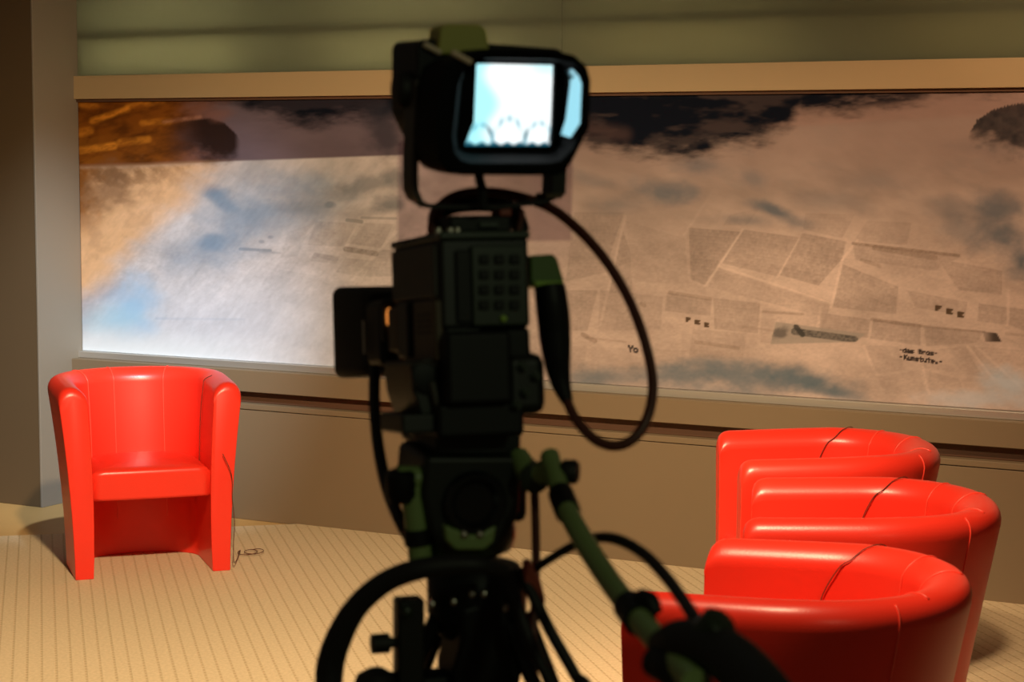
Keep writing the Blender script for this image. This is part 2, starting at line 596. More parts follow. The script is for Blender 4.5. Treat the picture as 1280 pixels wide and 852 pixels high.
# rules, bars, pictures in the newspaper
BR = (0.17, 0.12, 0.09)
rag = 0.55 + 0.45 * vnoise(X / 2.5, Y / 1.8)
for q, w, a in ((Z((715, 452), (960, 480)), 3.0, .75), (Z((765, 462), (905, 485)), 6, .5), (Z((760, 628), (870, 643)), 4, .55), (Z((870, 643), (1020, 657)), 2.2, .5),
                (Z((292, 566), (384, 580)), 4, .45), (Z((507, 610), (600, 616)), 2.4, .5), (Z((352, 680), (450, 694)), 4, .4),
                (Z((90, 663), (118, 678)), 5, .55), (Z((100, 670), (190, 680)), 1.6, .3), (Z((735, 490), (778, 505)), 4, .4),
                (Z((225, 592), (233, 596)), 4, .5), (Z((460, 645), (540, 655)), 2, .25), (Z((1070, 660), (1110, 665)), 3, .3)):
    ink(seg(*q[0], *q[1], w) * rag, BR, a)
ink(seg(432, 311, 470, 317, 6) * rag, (0.17, 0.15, 0.14), .75)
ink(seg(395, 318, 420, 324, 5) * rag, (0.24, 0.23, 0.24), .45)
ink(seg(300, 311, 338, 313, 3), (0.16, 0.18, 0.21), .7)
ink(seg(325, 315, 350, 316, 2), (0.2, 0.22, 0.25), .4)
ink(seg(195, 398, 305, 399, 2.2) * (0.4 + 0.6 * vnoise(X / 18, Y * 0)), (0.2, 0.24, 0.32), .8)
ink(blob(412, 256, 8, 5, 0, .6, .4, 9), (0.16, 0.16, 0.17), .8)
ink(seg(434, 275, 452, 277, 4), (0.15, 0.16, 0.16), .6)
ink(seg(452, 272, 495, 273, 2.5), (0.2, 0.2, 0.2), .5)
ink(blob(338, 296, 5, 3, 0, .6, .3, 9), (0.25, 0.25, 0.28), .7)
ink(blob(327, 302, 4, 2.5, 0, .6, .3, 9), (0.25, 0.25, 0.28), .6)
# long picture with dark figures
pm = inside([(970, 402), (1082, 417), (1070, 427), (963, 430)])
ink(pm, (0.30, 0.27, 0.25), .75)
ink(pm * blob(975, 416, 14, 8, -0.5, .7, .5, 8), (0.10, 0.09, 0.09), .8)
ink(pm * seg(993, 414, 1068, 424, 8) * rag, (0.06, 0.06, 0.06), .95)
ink(pm * seg(995, 408, 1003, 418, 6), (0.05, 0.05, 0.05), .9)
ink(inside([(1228, 414), (1246, 416), (1252, 427), (1232, 427)]) * (0.35 + 0.65 * sstep(1226, 1244, X)), (0.05, 0.04, 0.035), .95)
# lettering
G5 = {'d': ("....#", "....#", ".####", "#...#", "#...#", "#...#", ".####"), 'a': (".....", ".....", ".###.", "....#", ".####", "#...#", ".####"),
      's': (".....", ".....", ".####", "#....", ".###.", "....#", "####."), 'B': ("####.", "#...#", "####.", "#...#", "#...#", "#...#", "####."),
      'r': (".....", ".....", "#.##.", "##...", "#....", "#....", "#...."), 'o': (".....", ".....", ".###.", "#...#", "#...#", "#...#", ".###."),
      'i': ("..#..", ".....", ".##..", "..#..", "..#..", "..#..", ".###."), 'K': ("#...#", "#..#.", "###..", "#.#..", "#..#.", "#...#", "#...#"),
      'u': (".....", ".....", "#...#", "#...#", "#...#", "#...#", ".####"), 'n': (".....", ".....", "####.", "#...#", "#...#", "#...#", "#...#"),
      't': ("..#..", "..#..", "#####", "..#..", "..#..", "..#..", "..##."), 'l': (".##..", "..#..", "..#..", "..#..", "..#..", "..#..", ".###."),
      'e': (".....", ".....", ".###.", "#...#", "#####", "#....", ".###."), '-': (".....", ".....", ".....", ".###.", "", "", ""),
      '.': ("", "", "", "", "", ".##..", ".##.."), ' ': ("",) * 7, 'F': ("#####", "#####", "##...", "####.", "##...", "##...", "##..."),
      'E': ("#####", "#####", "##...", "####.", "##...", "#####", "#####"), 'Y': ("#...#", "#...#", ".#.#.", "..#..", "..#..", "..#..", "..#..")}
def word(text, x, y, cw, ch, slope, col, amt):
    for k, c in enumerate(text):
        g = G5[c]
        for r, row in enumerate(g):
            for q, bit in enumerate(row):
                if bit == '#':
                    u = (k * 6 + q) * cw / 5
                    v = r * ch / 7
                    cx, cy = x + u, y + v + u * slope
                    d = np.maximum(np.abs(X - cx) / (cw / 5), np.abs(Y - cy) / (ch / 7))
                    ink(1 - sstep(0.6, 1.5, d), col, amt)
word('-das Bros-', 1124, 434.5, 4.1, 5.6, 0.10, (0.04, 0.03, 0.03), .9)
word('-Kunstute.-', 1125, 443.0, 4.1, 6.2, 0.12, (0.04, 0.03, 0.03), .9)
for (x, y) in ((1174, 385), (1188, 389), (1202, 393), (862, 400), (873.5, 403), (885, 406.5)):
    big_ = x > 1000
    word('E' if (x not in (1174, 862)) else 'F', x - 4, y - 3, 7 if big_ else 5.6, 6.5 if big_ else 5.2, 0.12, (0.09, 0.06, 0.04), .85)
word('Yo', 786, 432, 5.5, 8, 0.12, (0.05, 0.04, 0.04), .9)

# fog banks and blue-grey shadows in the landscape
BG = (0.20, 0.205, 0.215)
BL = (0.19, 0.26, 0.36)
for a in ((875, 206, 34, 15, .1, .9), (832, 240, 46, 17, .1, .85), (942, 222, 24, 12, .4, .6), (1040, 250, 50, 14, .1, .3), (968, 264, 34, 10, .35, .95), (930, 275, 40, 8, .05, .5), (1000, 280, 30, 8, .1, .4),
          (770, 255, 40, 12, 0, .35), (1090, 225, 60, 16, 0, .25), (740, 225, 40, 10, .2, .35)):
    ink(blob(*a[:5], .9, .5, 26), (0.09, 0.115, 0.15), a[5] * 0.9)
for a in ((1246, 262, 36, 22, .3, .8), (1255, 300, 42, 26, .2, .85), (1276, 330, 24, 24, 0, 1.0), (1205, 285, 40, 24, .3, .45), (1185, 260, 30, 20, 0, .35)):
    ink(blob(*a[:5], .9, .6, 34), (0.075, 0.11, 0.15), a[5] * 0.95)
for a in ((760, 470, 60, 14, 0, .55), (850, 470, 70, 17, 0, .75), (920, 468, 90, 20, .1, .8), (1010, 478, 70, 18, .15, .95), (900, 488, 80, 10, .1, .5), (735, 475, 40, 12, 0, .5), (1050, 492, 44, 8, .2, .6)):
    ink(blob(*a[:5], .9, .55, 24), (0.085, 0.135, 0.18), a[5] * 0.95)
for a in ((1262, 480, 40, 20, .2, .7), (1225, 500, 70, 12, .05, .5)):
    ink(blob(*a[:5], .9, .5, 24), (0.46, 0.60, 0.76), a[5] * 0.85)
for a in ((320, 275, 115, 50, -.35, .42), (400, 235, 70, 26, -.1, .4), (270, 242, 26, 13, .2, 1.0), (284, 256, 18, 10, .5, .8), (263, 304, 18, 11, 0, .9), (400, 262, 60, 20, -.15, .35), (300, 270, 50, 34, -.6, .55), (262, 302, 14, 10, 0, .75), (268, 312, 44, 30, -.6, .5), (230, 320, 30, 26, -.8, .35), (350, 235, 60, 18, -.1, .35), (330, 262, 40, 20, -.3, .45)):
    ink(blob(*a[:5], 1.0, .55, 24), BL, min(1, a[5] * 1.05))
for a in ((455, 232, 50, 14, -.2, .75), (484, 256, 26, 13, -.2, .95), (400, 248, 40, 16, -.2, .4), (465, 262, 36, 9, -.1, .6), (492, 222, 20, 14, 0, .7), (380, 262, 40, 14, 0, .35)):
    ink(blob(*a[:5], .9, .55, 18), (0.11, 0.13, 0.15), a[5] * 0.75)
ink(sstep(0.52, 0.75, fbm(36, 14, 4, 31.0, 0.3)) * sstep(300, 190, Y) * sstep(600, 700, X), (0.22, 0.20, 0.20), .35)

# top of the picture: evening sky above the fold of the paper
fold = pline([(90, 209), (180, 206.5), (300, 201), (495, 194), (700, 186), (860, 172), (950, 161.5), (1130, 151), (1290, 143)])
crisp = np.interp(X, (90, 500, 700, 900, 960, 1300), (1.5, 1.8, 22, 14, 3.5, 9))
above = 1 - sstep(-crisp, crisp, Y - fold)
skyc = np.zeros_like(img)
sk_l = np.array((0.135, 0.102, 0.128))
sk_r = np.array((0.30, 0.205, 0.185))
tt = sstep(430, 800, X)
skyc[:] = sk_l * (1 - tt[..., None]) + sk_r * tt[..., None]
skyc *= (0.8 + 0.45 * fbm(70, 24, 4, 12.0))[..., None]
img = img * (1 - above[..., None]) + skyc * above[..., None]
ink(sstep(250, 170, Y) * sstep(600, 760, X) * (1 - above), (0.36, 0.26, 0.235), .55)
NAVY = (0.005, 0.007, 0.014)
rg = (fbm(48, 14, 5, 4.0) - 0.5)
lowc = pline([(280, 110), (315, 132), (380, 142), (430, 141), (495, 133), (700, 150), (745, 175), (790, 178), (850, 184), (930, 176), (985, 150), (1000, 128), (1140, 124), (1180, 108), (1300, 100)])
dm = 1 - sstep(-13, 20, Y - lowc - 5 + rg * 34 + (fbm(14, 6, 4, 9.) - .5) * 16)
ink(dm * (0.86 + 0.14 * sstep(.35, .6, fbm(50, 16, 4, 77.))), NAVY, 1.0)
ink(seg(1010, 128, 1130, 118, 15, 8) * sstep(.35, .6, fbm(30, 8, 4, 14.)), NAVY, .9)
ink(blob(480, 165, 26, 42, 0, .8, .4, 20), (0.03, 0.03, 0.045), .75)
ink(seg(735, 160, 780, 168, 10, 12), (0.08, 0.05, 0.05), .6)
ink(seg(690, 140, 690, 300, 40, 20), (0.26, 0.20, 0.22), .3)
# wooded hill at the right end with ragged tree tops
ridge = pline([(1200, 190), (1212, 164), (1222, 148), (1240, 136), (1262, 130), (1300, 124)]) - 4 * np.abs(((X / 4.3) % 1) - 0.5) * (0.6 + vnoise(X / 3, Y * 0)) + 2
base = pline([(1200, 150), (1212, 172), (1240, 178), (1262, 186), (1300, 184)]) + (fbm(18, 12, 4, 6.) - .5) * 40
ink(sstep(-1, 2, Y - ridge) * (1 - sstep(-16, 16, Y - base)) * sstep(1207, 1214, X) * (.8 + .2 * fbm(9, 7, 3, 8.)), (0.014, 0.016, 0.022), .97)
ink(blob(1225, 185, 60, 12, .1, .9, .6, 24), (0.22, 0.18, 0.18), .4)

# warm sunset corner at the left
org = sstep(262, 110, X + (Y - 120) * 0.15)
warm = sstep(300, 200, X + (fbm(40, 24, 4, 7.) - .5) * 60) * (1 - sstep(-6, 6, Y - fold))
ink(warm, (0.23, 0.068, 0.003), .96)
dk = np.clip(fbm(24, 12, 4, 19., -0.2) - .42, 0, 1) * 3.0
ink(warm * np.clip(dk, 0, 1), (0.062, 0.018, 0.004), .7)
ink(warm * sstep(150, 105, X) * sstep(.4, .6, fbm(22, 8, 4, 43., -.25)), (0.30, 0.105, 0.012), .6)
rgb2 = 0.35 + 0.65 * sstep(.25, .75, fbm(9, 4, 4, 33., -0.25))
for q, w, a in (((115, 151, 160, 136), 5, 1.), ((160, 133, 185, 127), 6, .5), ((102, 188, 142, 182), 7, .95), ((100, 166, 112, 163), 9, .6), ((150, 178, 185, 174), 7, .55), ((102, 132, 120, 132), 5, .4), ((178, 154, 212, 151), 6, .5), ((184, 130, 205, 127), 4, .4)):
    ink(seg(*q, w, 3.5) * rgb2, (0.80, 0.30, 0.03), a * .9)
hill = pline([(190, 176), (205, 160), (230, 151), (262, 147.5), (280, 153), (296, 168), (305, 185)]) - 1.6 * np.abs(((X / 3.7) % 1) - 0.5)
hl = sstep(-1.5, 2.5, Y - hill) * (1 - sstep(-14, 14, Y - 195 + (fbm(20, 12, 4, 3.) - .5) * 30)) * sstep(185, 225, X) * (1 - sstep(292, 302, X))
ink(hl * sstep(180, 260, X), (0.020, 0.010, 0.008), .95)
ink(seg(205, 152, 250, 146, 3.0, 3) * rgb2, (0.42, 0.20, 0.13), .6)
ink(blob(272, 142, 22, 9, 0, .9, .5, 14), (0.22, 0.105, 0.085), .7)
# warm cloud below it: everything left of the diagonal
diag = (X - 103) * 0.98 + (Y - 402) * 1.0 + (fbm(44, 30, 4, 15.) - .5) * 46
below = sstep(-5, 6, Y - fold)
wc = (1 - sstep(-44, 34, diag + 26)) * below
ink(wc, (0.74, 0.43, 0.20), .86)
br = sstep(.28, .62, fbm(17, 12, 5, 27., .6))  * sstep(290, 225, Y + (X - 100) * 0.35)
ink(wc * br, (0.26, 0.135, 0.06), .9)
ink(sstep(132, 103, X + (fbm(14, 14, 3, 83.) - .5) * 24) * below * sstep(310, 250, Y), (0.27, 0.10, 0.02), .95)
ink(blob(140, 232, 46, 30, -.5, 1., .7, 14), (0.22, 0.12, 0.065), .7)
ink(wc * sstep(.5, .7, fbm(20, 16, 4, 57.)), (0.42, 0.25, 0.14), .3)
edge = np.exp(-((diag + 4) / 24) ** 2) * sstep(330, 380, Y)
ink(edge, (0.36, 0.33, 0.40), .5)
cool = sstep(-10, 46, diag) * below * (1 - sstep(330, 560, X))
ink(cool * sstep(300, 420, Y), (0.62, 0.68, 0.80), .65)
tx = fbm(9, 4, 4, 91., -.85)
img *= (1 + 0.22 * (tx - .5) * left * below)[..., None]
ink(blob(168, 385, 34, 42, 0, 1., .4, 30), (0.28, 0.52, 0.80), .75)  # cool lamp's glow at the lower left also put into the print
ink(blob(140, 400, 50, 24, 0, 1., .4, 30), (0.36, 0.64, 0.82), .55)
ink(sstep(395, 438, Y - (X - 100) * 0.05) * (1 - sstep(140, 420, X)), (0.78, 0.86, 0.92), .85)
img = np.clip(img, 0.004, 0.92)

verts = P3.reshape(-1, 3)
me = bpy.data.meshes.new('mural')
idx = np.arange(NX * NZ).reshape(NZ, NX)
q = np.stack([idx[:-1, :-1], idx[:-1, 1:], idx[1:, 1:], idx[1:, :-1]], -1).reshape(-1, 4)
# a board 12 mm thick: front grid plus a rim and a back
nb = NX * NZ
corner = [idx[0, 0], idx[0, -1], idx[-1, -1], idx[-1, 0]]
backv = verts[corner] - np.array(WN) * 0.012
allv = np.concatenate([verts, backv])
me.vertices.add(len(allv))
me.vertices.foreach_set('co', allv.astype(np.float32).ravel())
nq = len(q)
sides = [list(idx[0, ::-1]) + [nb, nb + 1], list(idx[:, -1][::-1]) + [nb + 1, nb + 2],
         list(idx[-1, :]) + [nb + 2, nb + 3], list(idx[:, 0]) + [nb + 3, nb], [nb + 1, nb, nb + 3, nb + 2]]
lv = np.concatenate([q.ravel()] + [np.array(s) for s in sides])
me.loops.add(len(lv))
me.loops.foreach_set('vertex_index', lv.astype(np.int32))
starts = list(range(0, nq * 4, 4))
p_ = nq * 4
for s in sides:
    starts.append(p_)
    p_ += len(s)
me.polygons.add(len(starts))
me.polygons.foreach_set('loop_start', np.array(starts, np.int32))
me.update(calc_edges=True)
at_ = me.color_attributes.new('print', 'FLOAT_COLOR', 'POINT')
cc = np.ones((len(allv), 4), np.float32) * 0.5
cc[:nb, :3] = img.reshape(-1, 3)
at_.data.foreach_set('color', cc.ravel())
mm = bpy.data.materials.new('printed_mural')
mm.use_nodes = True
b_ = mm.node_tree.nodes['Principled BSDF']
b_.inputs['Roughness'].default_value = 0.8
b_.inputs['Specular IOR Level'].default_value = 0.05
an = mm.node_tree.nodes.new('ShaderNodeAttribute')
an.attribute_name = 'print'
mm.node_tree.links.new(an.outputs['Color'], b_.inputs['Base Color'])
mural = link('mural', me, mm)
tag(mural, 'wide wall picture of clouds, fog and newspaper columns with an orange sunset corner', 'mural')

# ------------------------------------------------------------------ tub armchairs
CA, CD1, CB, CH, CAB = 0.3465, 0.2802, 0.3408, 0.71, 0.2825
NT = 72
def half_w(z): return CAB + (CA - CAB) * max(0, z / CH) ** 1.7
def half_b(z): return 0.218 + (CB - 0.218) * max(0, z / CH) ** 1.15
def thick(z): return 0.066 + 0.040 * (z / CH)
def fr_in(z, k): return 0.008 * max(0, z / CH) ** 1.7 * k * k
def plan(t, z, off):
    # t in 0..1 from the left arm's front round the back to the right arm's front
    a, b = half_w(z), half_b(z)
    la, lb = CD1, 0.5 * PI * (a + b) / 2
    tot = 2 * (la + lb)
    d = t * tot
    if d < la:
        p, n = V((-a + fr_in(z, 1 - d / la), -CD1 + d, 0)), V((-1, 0, 0))
    elif d > tot - la:
        p, n = V((a - fr_in(z, (d - tot + la) / la), -(d - (tot - la)), 0)), V((1, 0, 0))
    else:
        w = PI - (d - la) / (2 * lb) * PI
        e = 0.94
        cx, sx_ = math.cos(w), math.sin(w)
        p = V((a * math.copysign(abs(cx) ** e, cx), b * sx_ ** e, 0))
        n = V((math.cos(w) / a, math.sin(w) / b, 0)).normalized()
    p = p - n * off
    p.z = z
    return p
def arm_top(t):
    # rim height: dips and rounds off at the two front ends
    e = min(t, 1 - t)
    h = CH - 0.012 * (1 - min(1, e / 0.22)) 
    r = 0.022
    if e < r:
        h -= 0.030 * (1 - math.sqrt(max(0, 1 - (1 - e / r) ** 2)))
    return h
def section(t, lift=0.0):
    H = arm_top(t)
    r = 0.5 * thick(CH)
    z0 = 0.0
    pts = []
    zs = [z0, 0.012, 0.08, 0.2, 0.3, 0.4, 0.48, 0.54, 0.59, H - r]
    for z in zs:
        pts.append(plan(t, z, -lift))
    for k in range(1, 12):
        w = PI * k / 12
        off = r - (r + lift) * math.cos(w)
        z = H - r + (r + lift) * math.sin(w)
        pts.append(plan(t, z, off))
    for z in zs[::-1]:
        pts.append(plan(t, z, thick(z) + lift))
    return pts
def surf(t, k, lift=0.004):                  # k: fractional index into the section
    s = section(t, lift)
    i = min(int(k), len(s) - 2)
    return s[i].lerp(s[i + 1], k - i)

def chair_meshes():
    bm = B()
    ts = [0, 0.003, 0.008, 0.014, 0.022] + [0.022 + (1 - 0.044) * i / NT for i in range(1, NT)] + [0.978, 0.986, 0.992, 0.997, 1]
    loops(bm, [section(t) for t in ts])
    bmesh.ops.recalc_face_normals(bm, faces=bm.faces)
    shell = bpy.data.meshes.new('shell')
    bm.to_mesh(shell); bm.free()
    # seat cushion
    bm = B()
    n = 40
    def outline(ins, z):
        pts = []
        for i in range(n + 1):
            t = 0.012 + 0.976 * i / n
            p = plan(t, 0.36, thick(0.36) + ins - 0.004)
            p.z = z
            p.y = max(p.y, -CD1 - 0.004 + ins)
            pts.append(p)
        x1, x0 = pts[-1].x, pts[0].x
        y = pts[0].y
        for i in range(1, 12):
            pts.append(V((x1 + (x0 - x1) * i / 12, y - 0.006 * math.sin(PI * i / 12), z)))
        return pts
    lv = [(0.012, 0.282), (0.0, 0.292), (0.0, 0.355), (0.004, 0.372), (0.014, 0.384), (0.03, 0.391), (0.07, 0.398), (0.12, 0.403), (0.17, 0.405)]
    loops(bm, [outline(i, z) for i, z in lv])
    bmesh.ops.recalc_face_normals(bm, faces=bm.faces)
    seat = bpy.data.meshes.new('seat')
    bm.to_mesh(seat); bm.free()
    seams = []
    for t in (0.335, 0.445, 0.60):
        bm = B()
        tube(bm, [surf(t, k, 0.0005) for k in np.linspace(13, 27.5, 26)], 0.0022, 6, 0)
        s = bpy.data.meshes.new('seam'); bm.to_mesh(s); bm.free(); seams.append(s)
    for t in (0.30, 0.66):
        bm = B()
        tube(bm, [surf(t, k, 0.0005) for k in np.linspace(0.2, 13, 26)], 0.0022, 6, 0)
        s = bpy.data.meshes.new('seam'); bm.to_mesh(s); bm.free(); seams.append(s)
    for s in [shell, seat] + seams:
        for p in s.polygons:
            p.use_smooth = True
        s.materials.append(M['leather'])
    for s in seams:
        s.materials[0] = M['piping']
    return shell, seat, seams
SHELL, SEAT, SEAMS = chair_meshes()
def chair(x, y, rot, label):
    r = empty('armchair', (x, y, 0), label, 'armchair', 'red leather tub armchairs')
    r.rotation_euler = (0, 0, rot)
    def part(name, mesh, bev=0):
        o = bpy.data.objects.new(name, mesh)
        COL.objects.link(o)
        o.parent = r
        if bev:
            b = o.modifiers.new('bevel', 'BEVEL')
            b.width = bev; b.segments = 3; b.limit_method = 'ANGLE'; b.angle_limit = math.radians(55); b.harden_normals = True
        return o
    part('shell', SHELL, 0.012)
    part('seat', SEAT)
    for s in SEAMS:
        part('seam', s)
    return r
C_LONE = (-1.3987, 7.3616, 0.3296)
C_NEAR = (0.5953, 3.9365, -1.9621)
C_MID = (0.8643, 4.7864, -1.7285)
C_FAR = (0.9127, 5.7010, -1.5659)
chair(*C_LONE, 'red leather tub armchair standing alone by the wall, left of the television camera, facing us')
chair(*C_NEAR, 'nearest red leather tub armchair of the row of three, its back towards us')
chair(*C_MID, 'middle one of the three red leather tub armchairs in a row at the right')
chair(*C_FAR, 'red leather tub armchair nearest the wall in the row of three at the right')

def chair_pt(c, p):
    x, y, t = c
    return V((x + p.x * math.cos(t) - p.y * math.sin(t), y + p.x * math.sin(t) + p.y * math.cos(t), p.z))
def mic_cable(c, path, extra, label):
    pts = [chair_pt(c, surf(t, k, 0.0035)) for t, k in path] + extra
    bm = B()
    tube(bm, pts, 0.0013, 6, 5)
    tag(obj('microphone_cable', bm, M['wire']), label, 'cable', 'thin cables draped over the armchairs')
# lone chair: over the right arm and down its front to a coil on the carpet
gx = ground(303, 692)
coil = [V((gx.x + 0.030 * math.cos(a) + 0.004 * a, gx.y + 0.045 * math.sin(a), 0.004 + 0.0005 * a)) for a in np.linspace(2.4, 15, 22)]
fp = [chair_pt(C_LONE, V((CAB + d, -CD1 + dy, z))) for d, dy, z in ((0.004, -0.018, 0.36), (0.006, -0.018, 0.27), (0.014, -0.015, 0.18), (0.014, 0.01, 0.10), (0.02, 0.03, 0.02))]
fl = chair_pt(C_LONE, V((0.285 - 0.03, -CD1 - 0.018, 0.44)))
mic_cable(C_LONE, [(0.83, 26), (0.83, 23), (0.845, 21), (0.835, 19), (0.855, 17)], [], 'thin dark cable hanging inside the right arm of the lone red armchair')
bm = B()
tube(bm, [fl] + fp + coil, 0.0016, 6, 5)
tag(obj('microphone_cable', bm, M['wire']), 'thin dark wire running down the lone red armchair to a coil on the carpet', 'cable', 'thin cables draped over the armchairs')
lab = {0: 'nearest', 1: 'middle', 2: 'farthest'}
for i, (c, nm) in enumerate(((C_NEAR, 'red armchair nearest to us'), (C_MID, 'middle red armchair of the row'), (C_FAR, 'red armchair nearest the wall'))):
    j = 0.012 * i
    mic_cable(c, [(0.235 + j, 0.5), (0.225 + j, 3), (0.225 + j, 6), (0.23 + j, 9), (0.235 + j, 12), (0.235 + j, 15), (0.22 + j, 17), (0.205 + j, 19), (0.185 + j, 20.5), (0.165 + j, 22), (0.162 + j, 24), (0.16 + j, 26)], [],
              'thin dark cable draped over the far arm of the %s' % nm)

# ------------------------------------------------------------------ television camera
YAW, TILT = 0.32, -0.10
def frame(o, yaw, tilt=0.0):
    f = V((-math.sin(yaw) * math.cos(tilt), math.cos(yaw) * math.cos(tilt), math.sin(tilt)))
    r = V((math.cos(yaw), math.sin(yaw), 0))
    return Frame(o, r, f, r.cross(f))
DC = 2.0
CF = frame(at(608, 415, DC), YAW, TILT)      # rear face of the body, y runs towards the lens
VF = frame(at(640, 140, DC - 0.05), 0.40, 0.02)
HF = frame(at(598, 640, DC + 0.03), YAW, 0)
base_xy = at(592, 720, DC + 0.09)
TC = empty('television_camera', HF.p(0, 0.09, 0.135), 'black studio television camera with a lit viewfinder screen, mounted on the green-barred tripod', 'television camera')

def cpart(name, bm, m, parent=TC, bevel=0.0, smooth=True, seg=2):
    return obj(name, bm, m, parent, smooth, bevel, seg)

def sub(parent, name, bm, m, bevel=0.0, smooth=True):
    return obj(name, bm, m, parent, smooth, bevel, 2)

# body: main block with a raised rear module
bm = B()
pbox(bm, CF, 553, 296, 661, 412, 0.0, 0.185)
a = CF.on(557, 470, 0.004); b = CF.on(648, 405, 0.004)
box(bm, CF, (a[0], b[0]), (0.004, 0.17), (a[2], b[2] + 0.01))
body = cpart('body', bm, M['body'], bevel=0.005)
bm = B()
pbox(bm, CF, 550, 288, 663, 299, -0.006, 0.19)
sub(body, 'top_plate', bm, M['dgreen'], 0.002)
# side panels of the left flank
xl = CF.on(553, 350, 0)[0]
bm = B()
z0, z1 = CF.on(553, 372, 0)[2], CF.on(553, 303, 0)[2]
box(bm, CF, (xl - 0.006, xl + 0.002), (0.012, 0.178), (z0, z1))
pan = sub(body, 'upper_side_panel', bm, M['side'], 0.003)
bm = B()
z0b, z1b = CF.on(553, 452, 0)[2], CF.on(553, 374, 0)[2]
box(bm, CF, (xl - 0.008, xl + 0.002), (0.004, 0.088), (z0b, z1b))
sp = sub(body, 'lower_side_panel', bm, M['brown'], 0.003)
for k in range(4):
    bm = B()
    z = z1b - 0.014 - 0.006 * k
    box(bm, CF, (xl - 0.0095, xl - 0.006), (0.02, 0.07), (z - 0.0016, z))
    sub(sp, 'vent_slit', bm, M['black'])
bm = B()
box(bm, CF, (xl - 0.012, xl + 0.004), (0.096, 0.14), (z0b + 0.004, z1b))
sub(body, 'side_door', bm, M['body'], 0.003)
bm = B()
box(bm, CF, (xl - 0.010, xl + 0.004), (0.146, 0.186), (z0b + 0.01, z1b - 0.004))
sub(body, 'front_side_panel', bm, M['brown'], 0.004)
# rear panel with push buttons
bm = B()
pbox(bm, CF, 592, 306, 658, 408, -0.007, 0.002)
rp = cpart('rear_panel', bm, M['dgreen'], bevel=0.002)
for r_ in range(4):
    for c_ in range(3):
        bm = B()
        x, y = 606 + c_ * 19, 324 + r_ * 19
        pbox(bm, CF, x - 6, y - 6, x + 6, y + 6, -0.011, -0.006)
        sub(rp, 'push_button', bm, M['black'], 0.0015)
bm = B()
o = CF.on(628, 398, -0.006)
lathe(bm, CF.p(*o), -CF.f, [(0, .0035), (0.006, .003), (0.007, 0.0005)], 12)
sub(rp, 'switch_cap', bm, M['bgreen'])
bm = B()
pbox(bm, CF, 572, 312, 589, 404, -0.005, 0.002)
cpart('rear_side_strip', bm, M['black'], bevel=0.002)
# lower rear: battery adaptor and rounded power block
bm = B()
pbox(bm, CF, 560, 412, 640, 508, -0.018, 0.06)
pbox(bm, CF, 548, 500, 656, 550, -0.004, 0.12)
pbox(bm, CF, 600, 408, 664, 452, -0.002, 0.12)
cpart('power_adaptor', bm, M['black'], bevel=0.006)
bm = B()
pbox(bm, CF, 634, 440, 684, 520, -0.006, 0.07)
ca = cpart('connector_block', bm, M['body'], bevel=0.012)
for px, py in ((652, 458), (668, 470), (655, 490), (644, 506)):
    bm = B()
    lathe(bm, CF.p(*CF.on(px, py, -0.005)), -CF.f, [(0, .0055), (0.006, .0055), (0.006, .0035), (0.012, .0035), (0.012, 0.0003)], 14)
    sub(ca, 'socket', bm, M['dgreen'])
# wedge mount under the left flank
bm = B()
pl = [CF.on(x, y, 0.02) for x, y in ((508, 452), (560, 450), (560, 545), (545, 545), (522, 520), (512, 490))]
prism(bm, CF, [(p[0] + 0.004, p[2]) for p in pl], [(0.02, 1, (0, 0)), (0.13, 1, (0, 0))])
wd = cpart('wedge_mount', bm, M['body'], bevel=0.003)
bm = B()
lathe(bm, CF.p(*CF.on(536, 470, 0.018)), -CF.f, [(0, .018), (0.003, .018), (0.004, .014), (0.004, .0002)], 24)
sub(wd, 'locking_dial', bm, M['black'])
bm = B()
tube(bm, [CF.p(*CF.on(x, y, 0.012)) for x, y in ((512, 456), (535, 452), (556, 462))], 0.0015, 6)
sub(wd, 'locking_rim', bm, M['side'])
bm = B()
tube(bm, [CF.p(*CF.on(x, y, 0.012)) for x, y in ((540, 478), (552, 528))], 0.004, 8)
sub(wd, 'release_lever', bm, M['side'])
bm = B()
pbox(bm, CF, 503, 516, 545, 543, 0.01, 0.10)
sub(wd, 'plate_lock', bm, M['body'], 0.003)
# lens
xc, zc = 0.004, 0.006
LC = CF.p(xc, 0.185, zc)
bm = B()
lathe(bm, LC, CF.f, [(-0.01, .040), (0.012, .040), (0.014, .034), (0.05, .034), (0.052, .037), (0.07, .037), (0.072, .033), (0.10, .033), (0.104, .038), (0.136, .038)], 32)
lens = cpart('lens', bm, M['black'])
bm = B()
lathe(bm, LC, CF.f, [(0.053, .0385), (0.056, .040), (0.066, .040), (0.069, .0385)], 48)
sub(lens, 'focus_ring', bm, M['rubber'])
bm = B()
hw, hh = 0.050, 0.052
def rrect(w, h, r, n=5):
    out = []
    for cx, cz, a0 in ((w - r, h - r, 0), (-w + r, h - r, PI / 2), (-w + r, -h + r, PI), (w - r, -h + r, 1.5 * PI)):
        for i in range(n + 1):
            a_ = a0 + PI / 2 * i / n
            out.append((cx + r * math.cos(a_), cz + r * math.sin(a_)))
    return out
rr = rrect(0.059, 0.056, 0.012)
y0h, y1h = 0.185 + 0.125, 0.185 + 0.262
rings = []
for y, s in ((y0h, 0.80), (y0h + 0.012, 0.92), (y1h, 1.0), (y1h, 0.94), (y0h + 0.02, 0.82)):
    rings.append([CF.p(xc + x * s, y, zc + z * s) for x, z in rr])
loops(bm, rings)
sub(lens, 'lens_hood', bm, M['rubber'])
bm = B()
lathe(bm, CF.p(xc, y0h + 0.022, zc), CF.f, [(0, .041), (0.006, .034), (0.009, .02), (0.010, .0003)], 32)
sub(lens, 'front_glass', bm, M['blackg'])
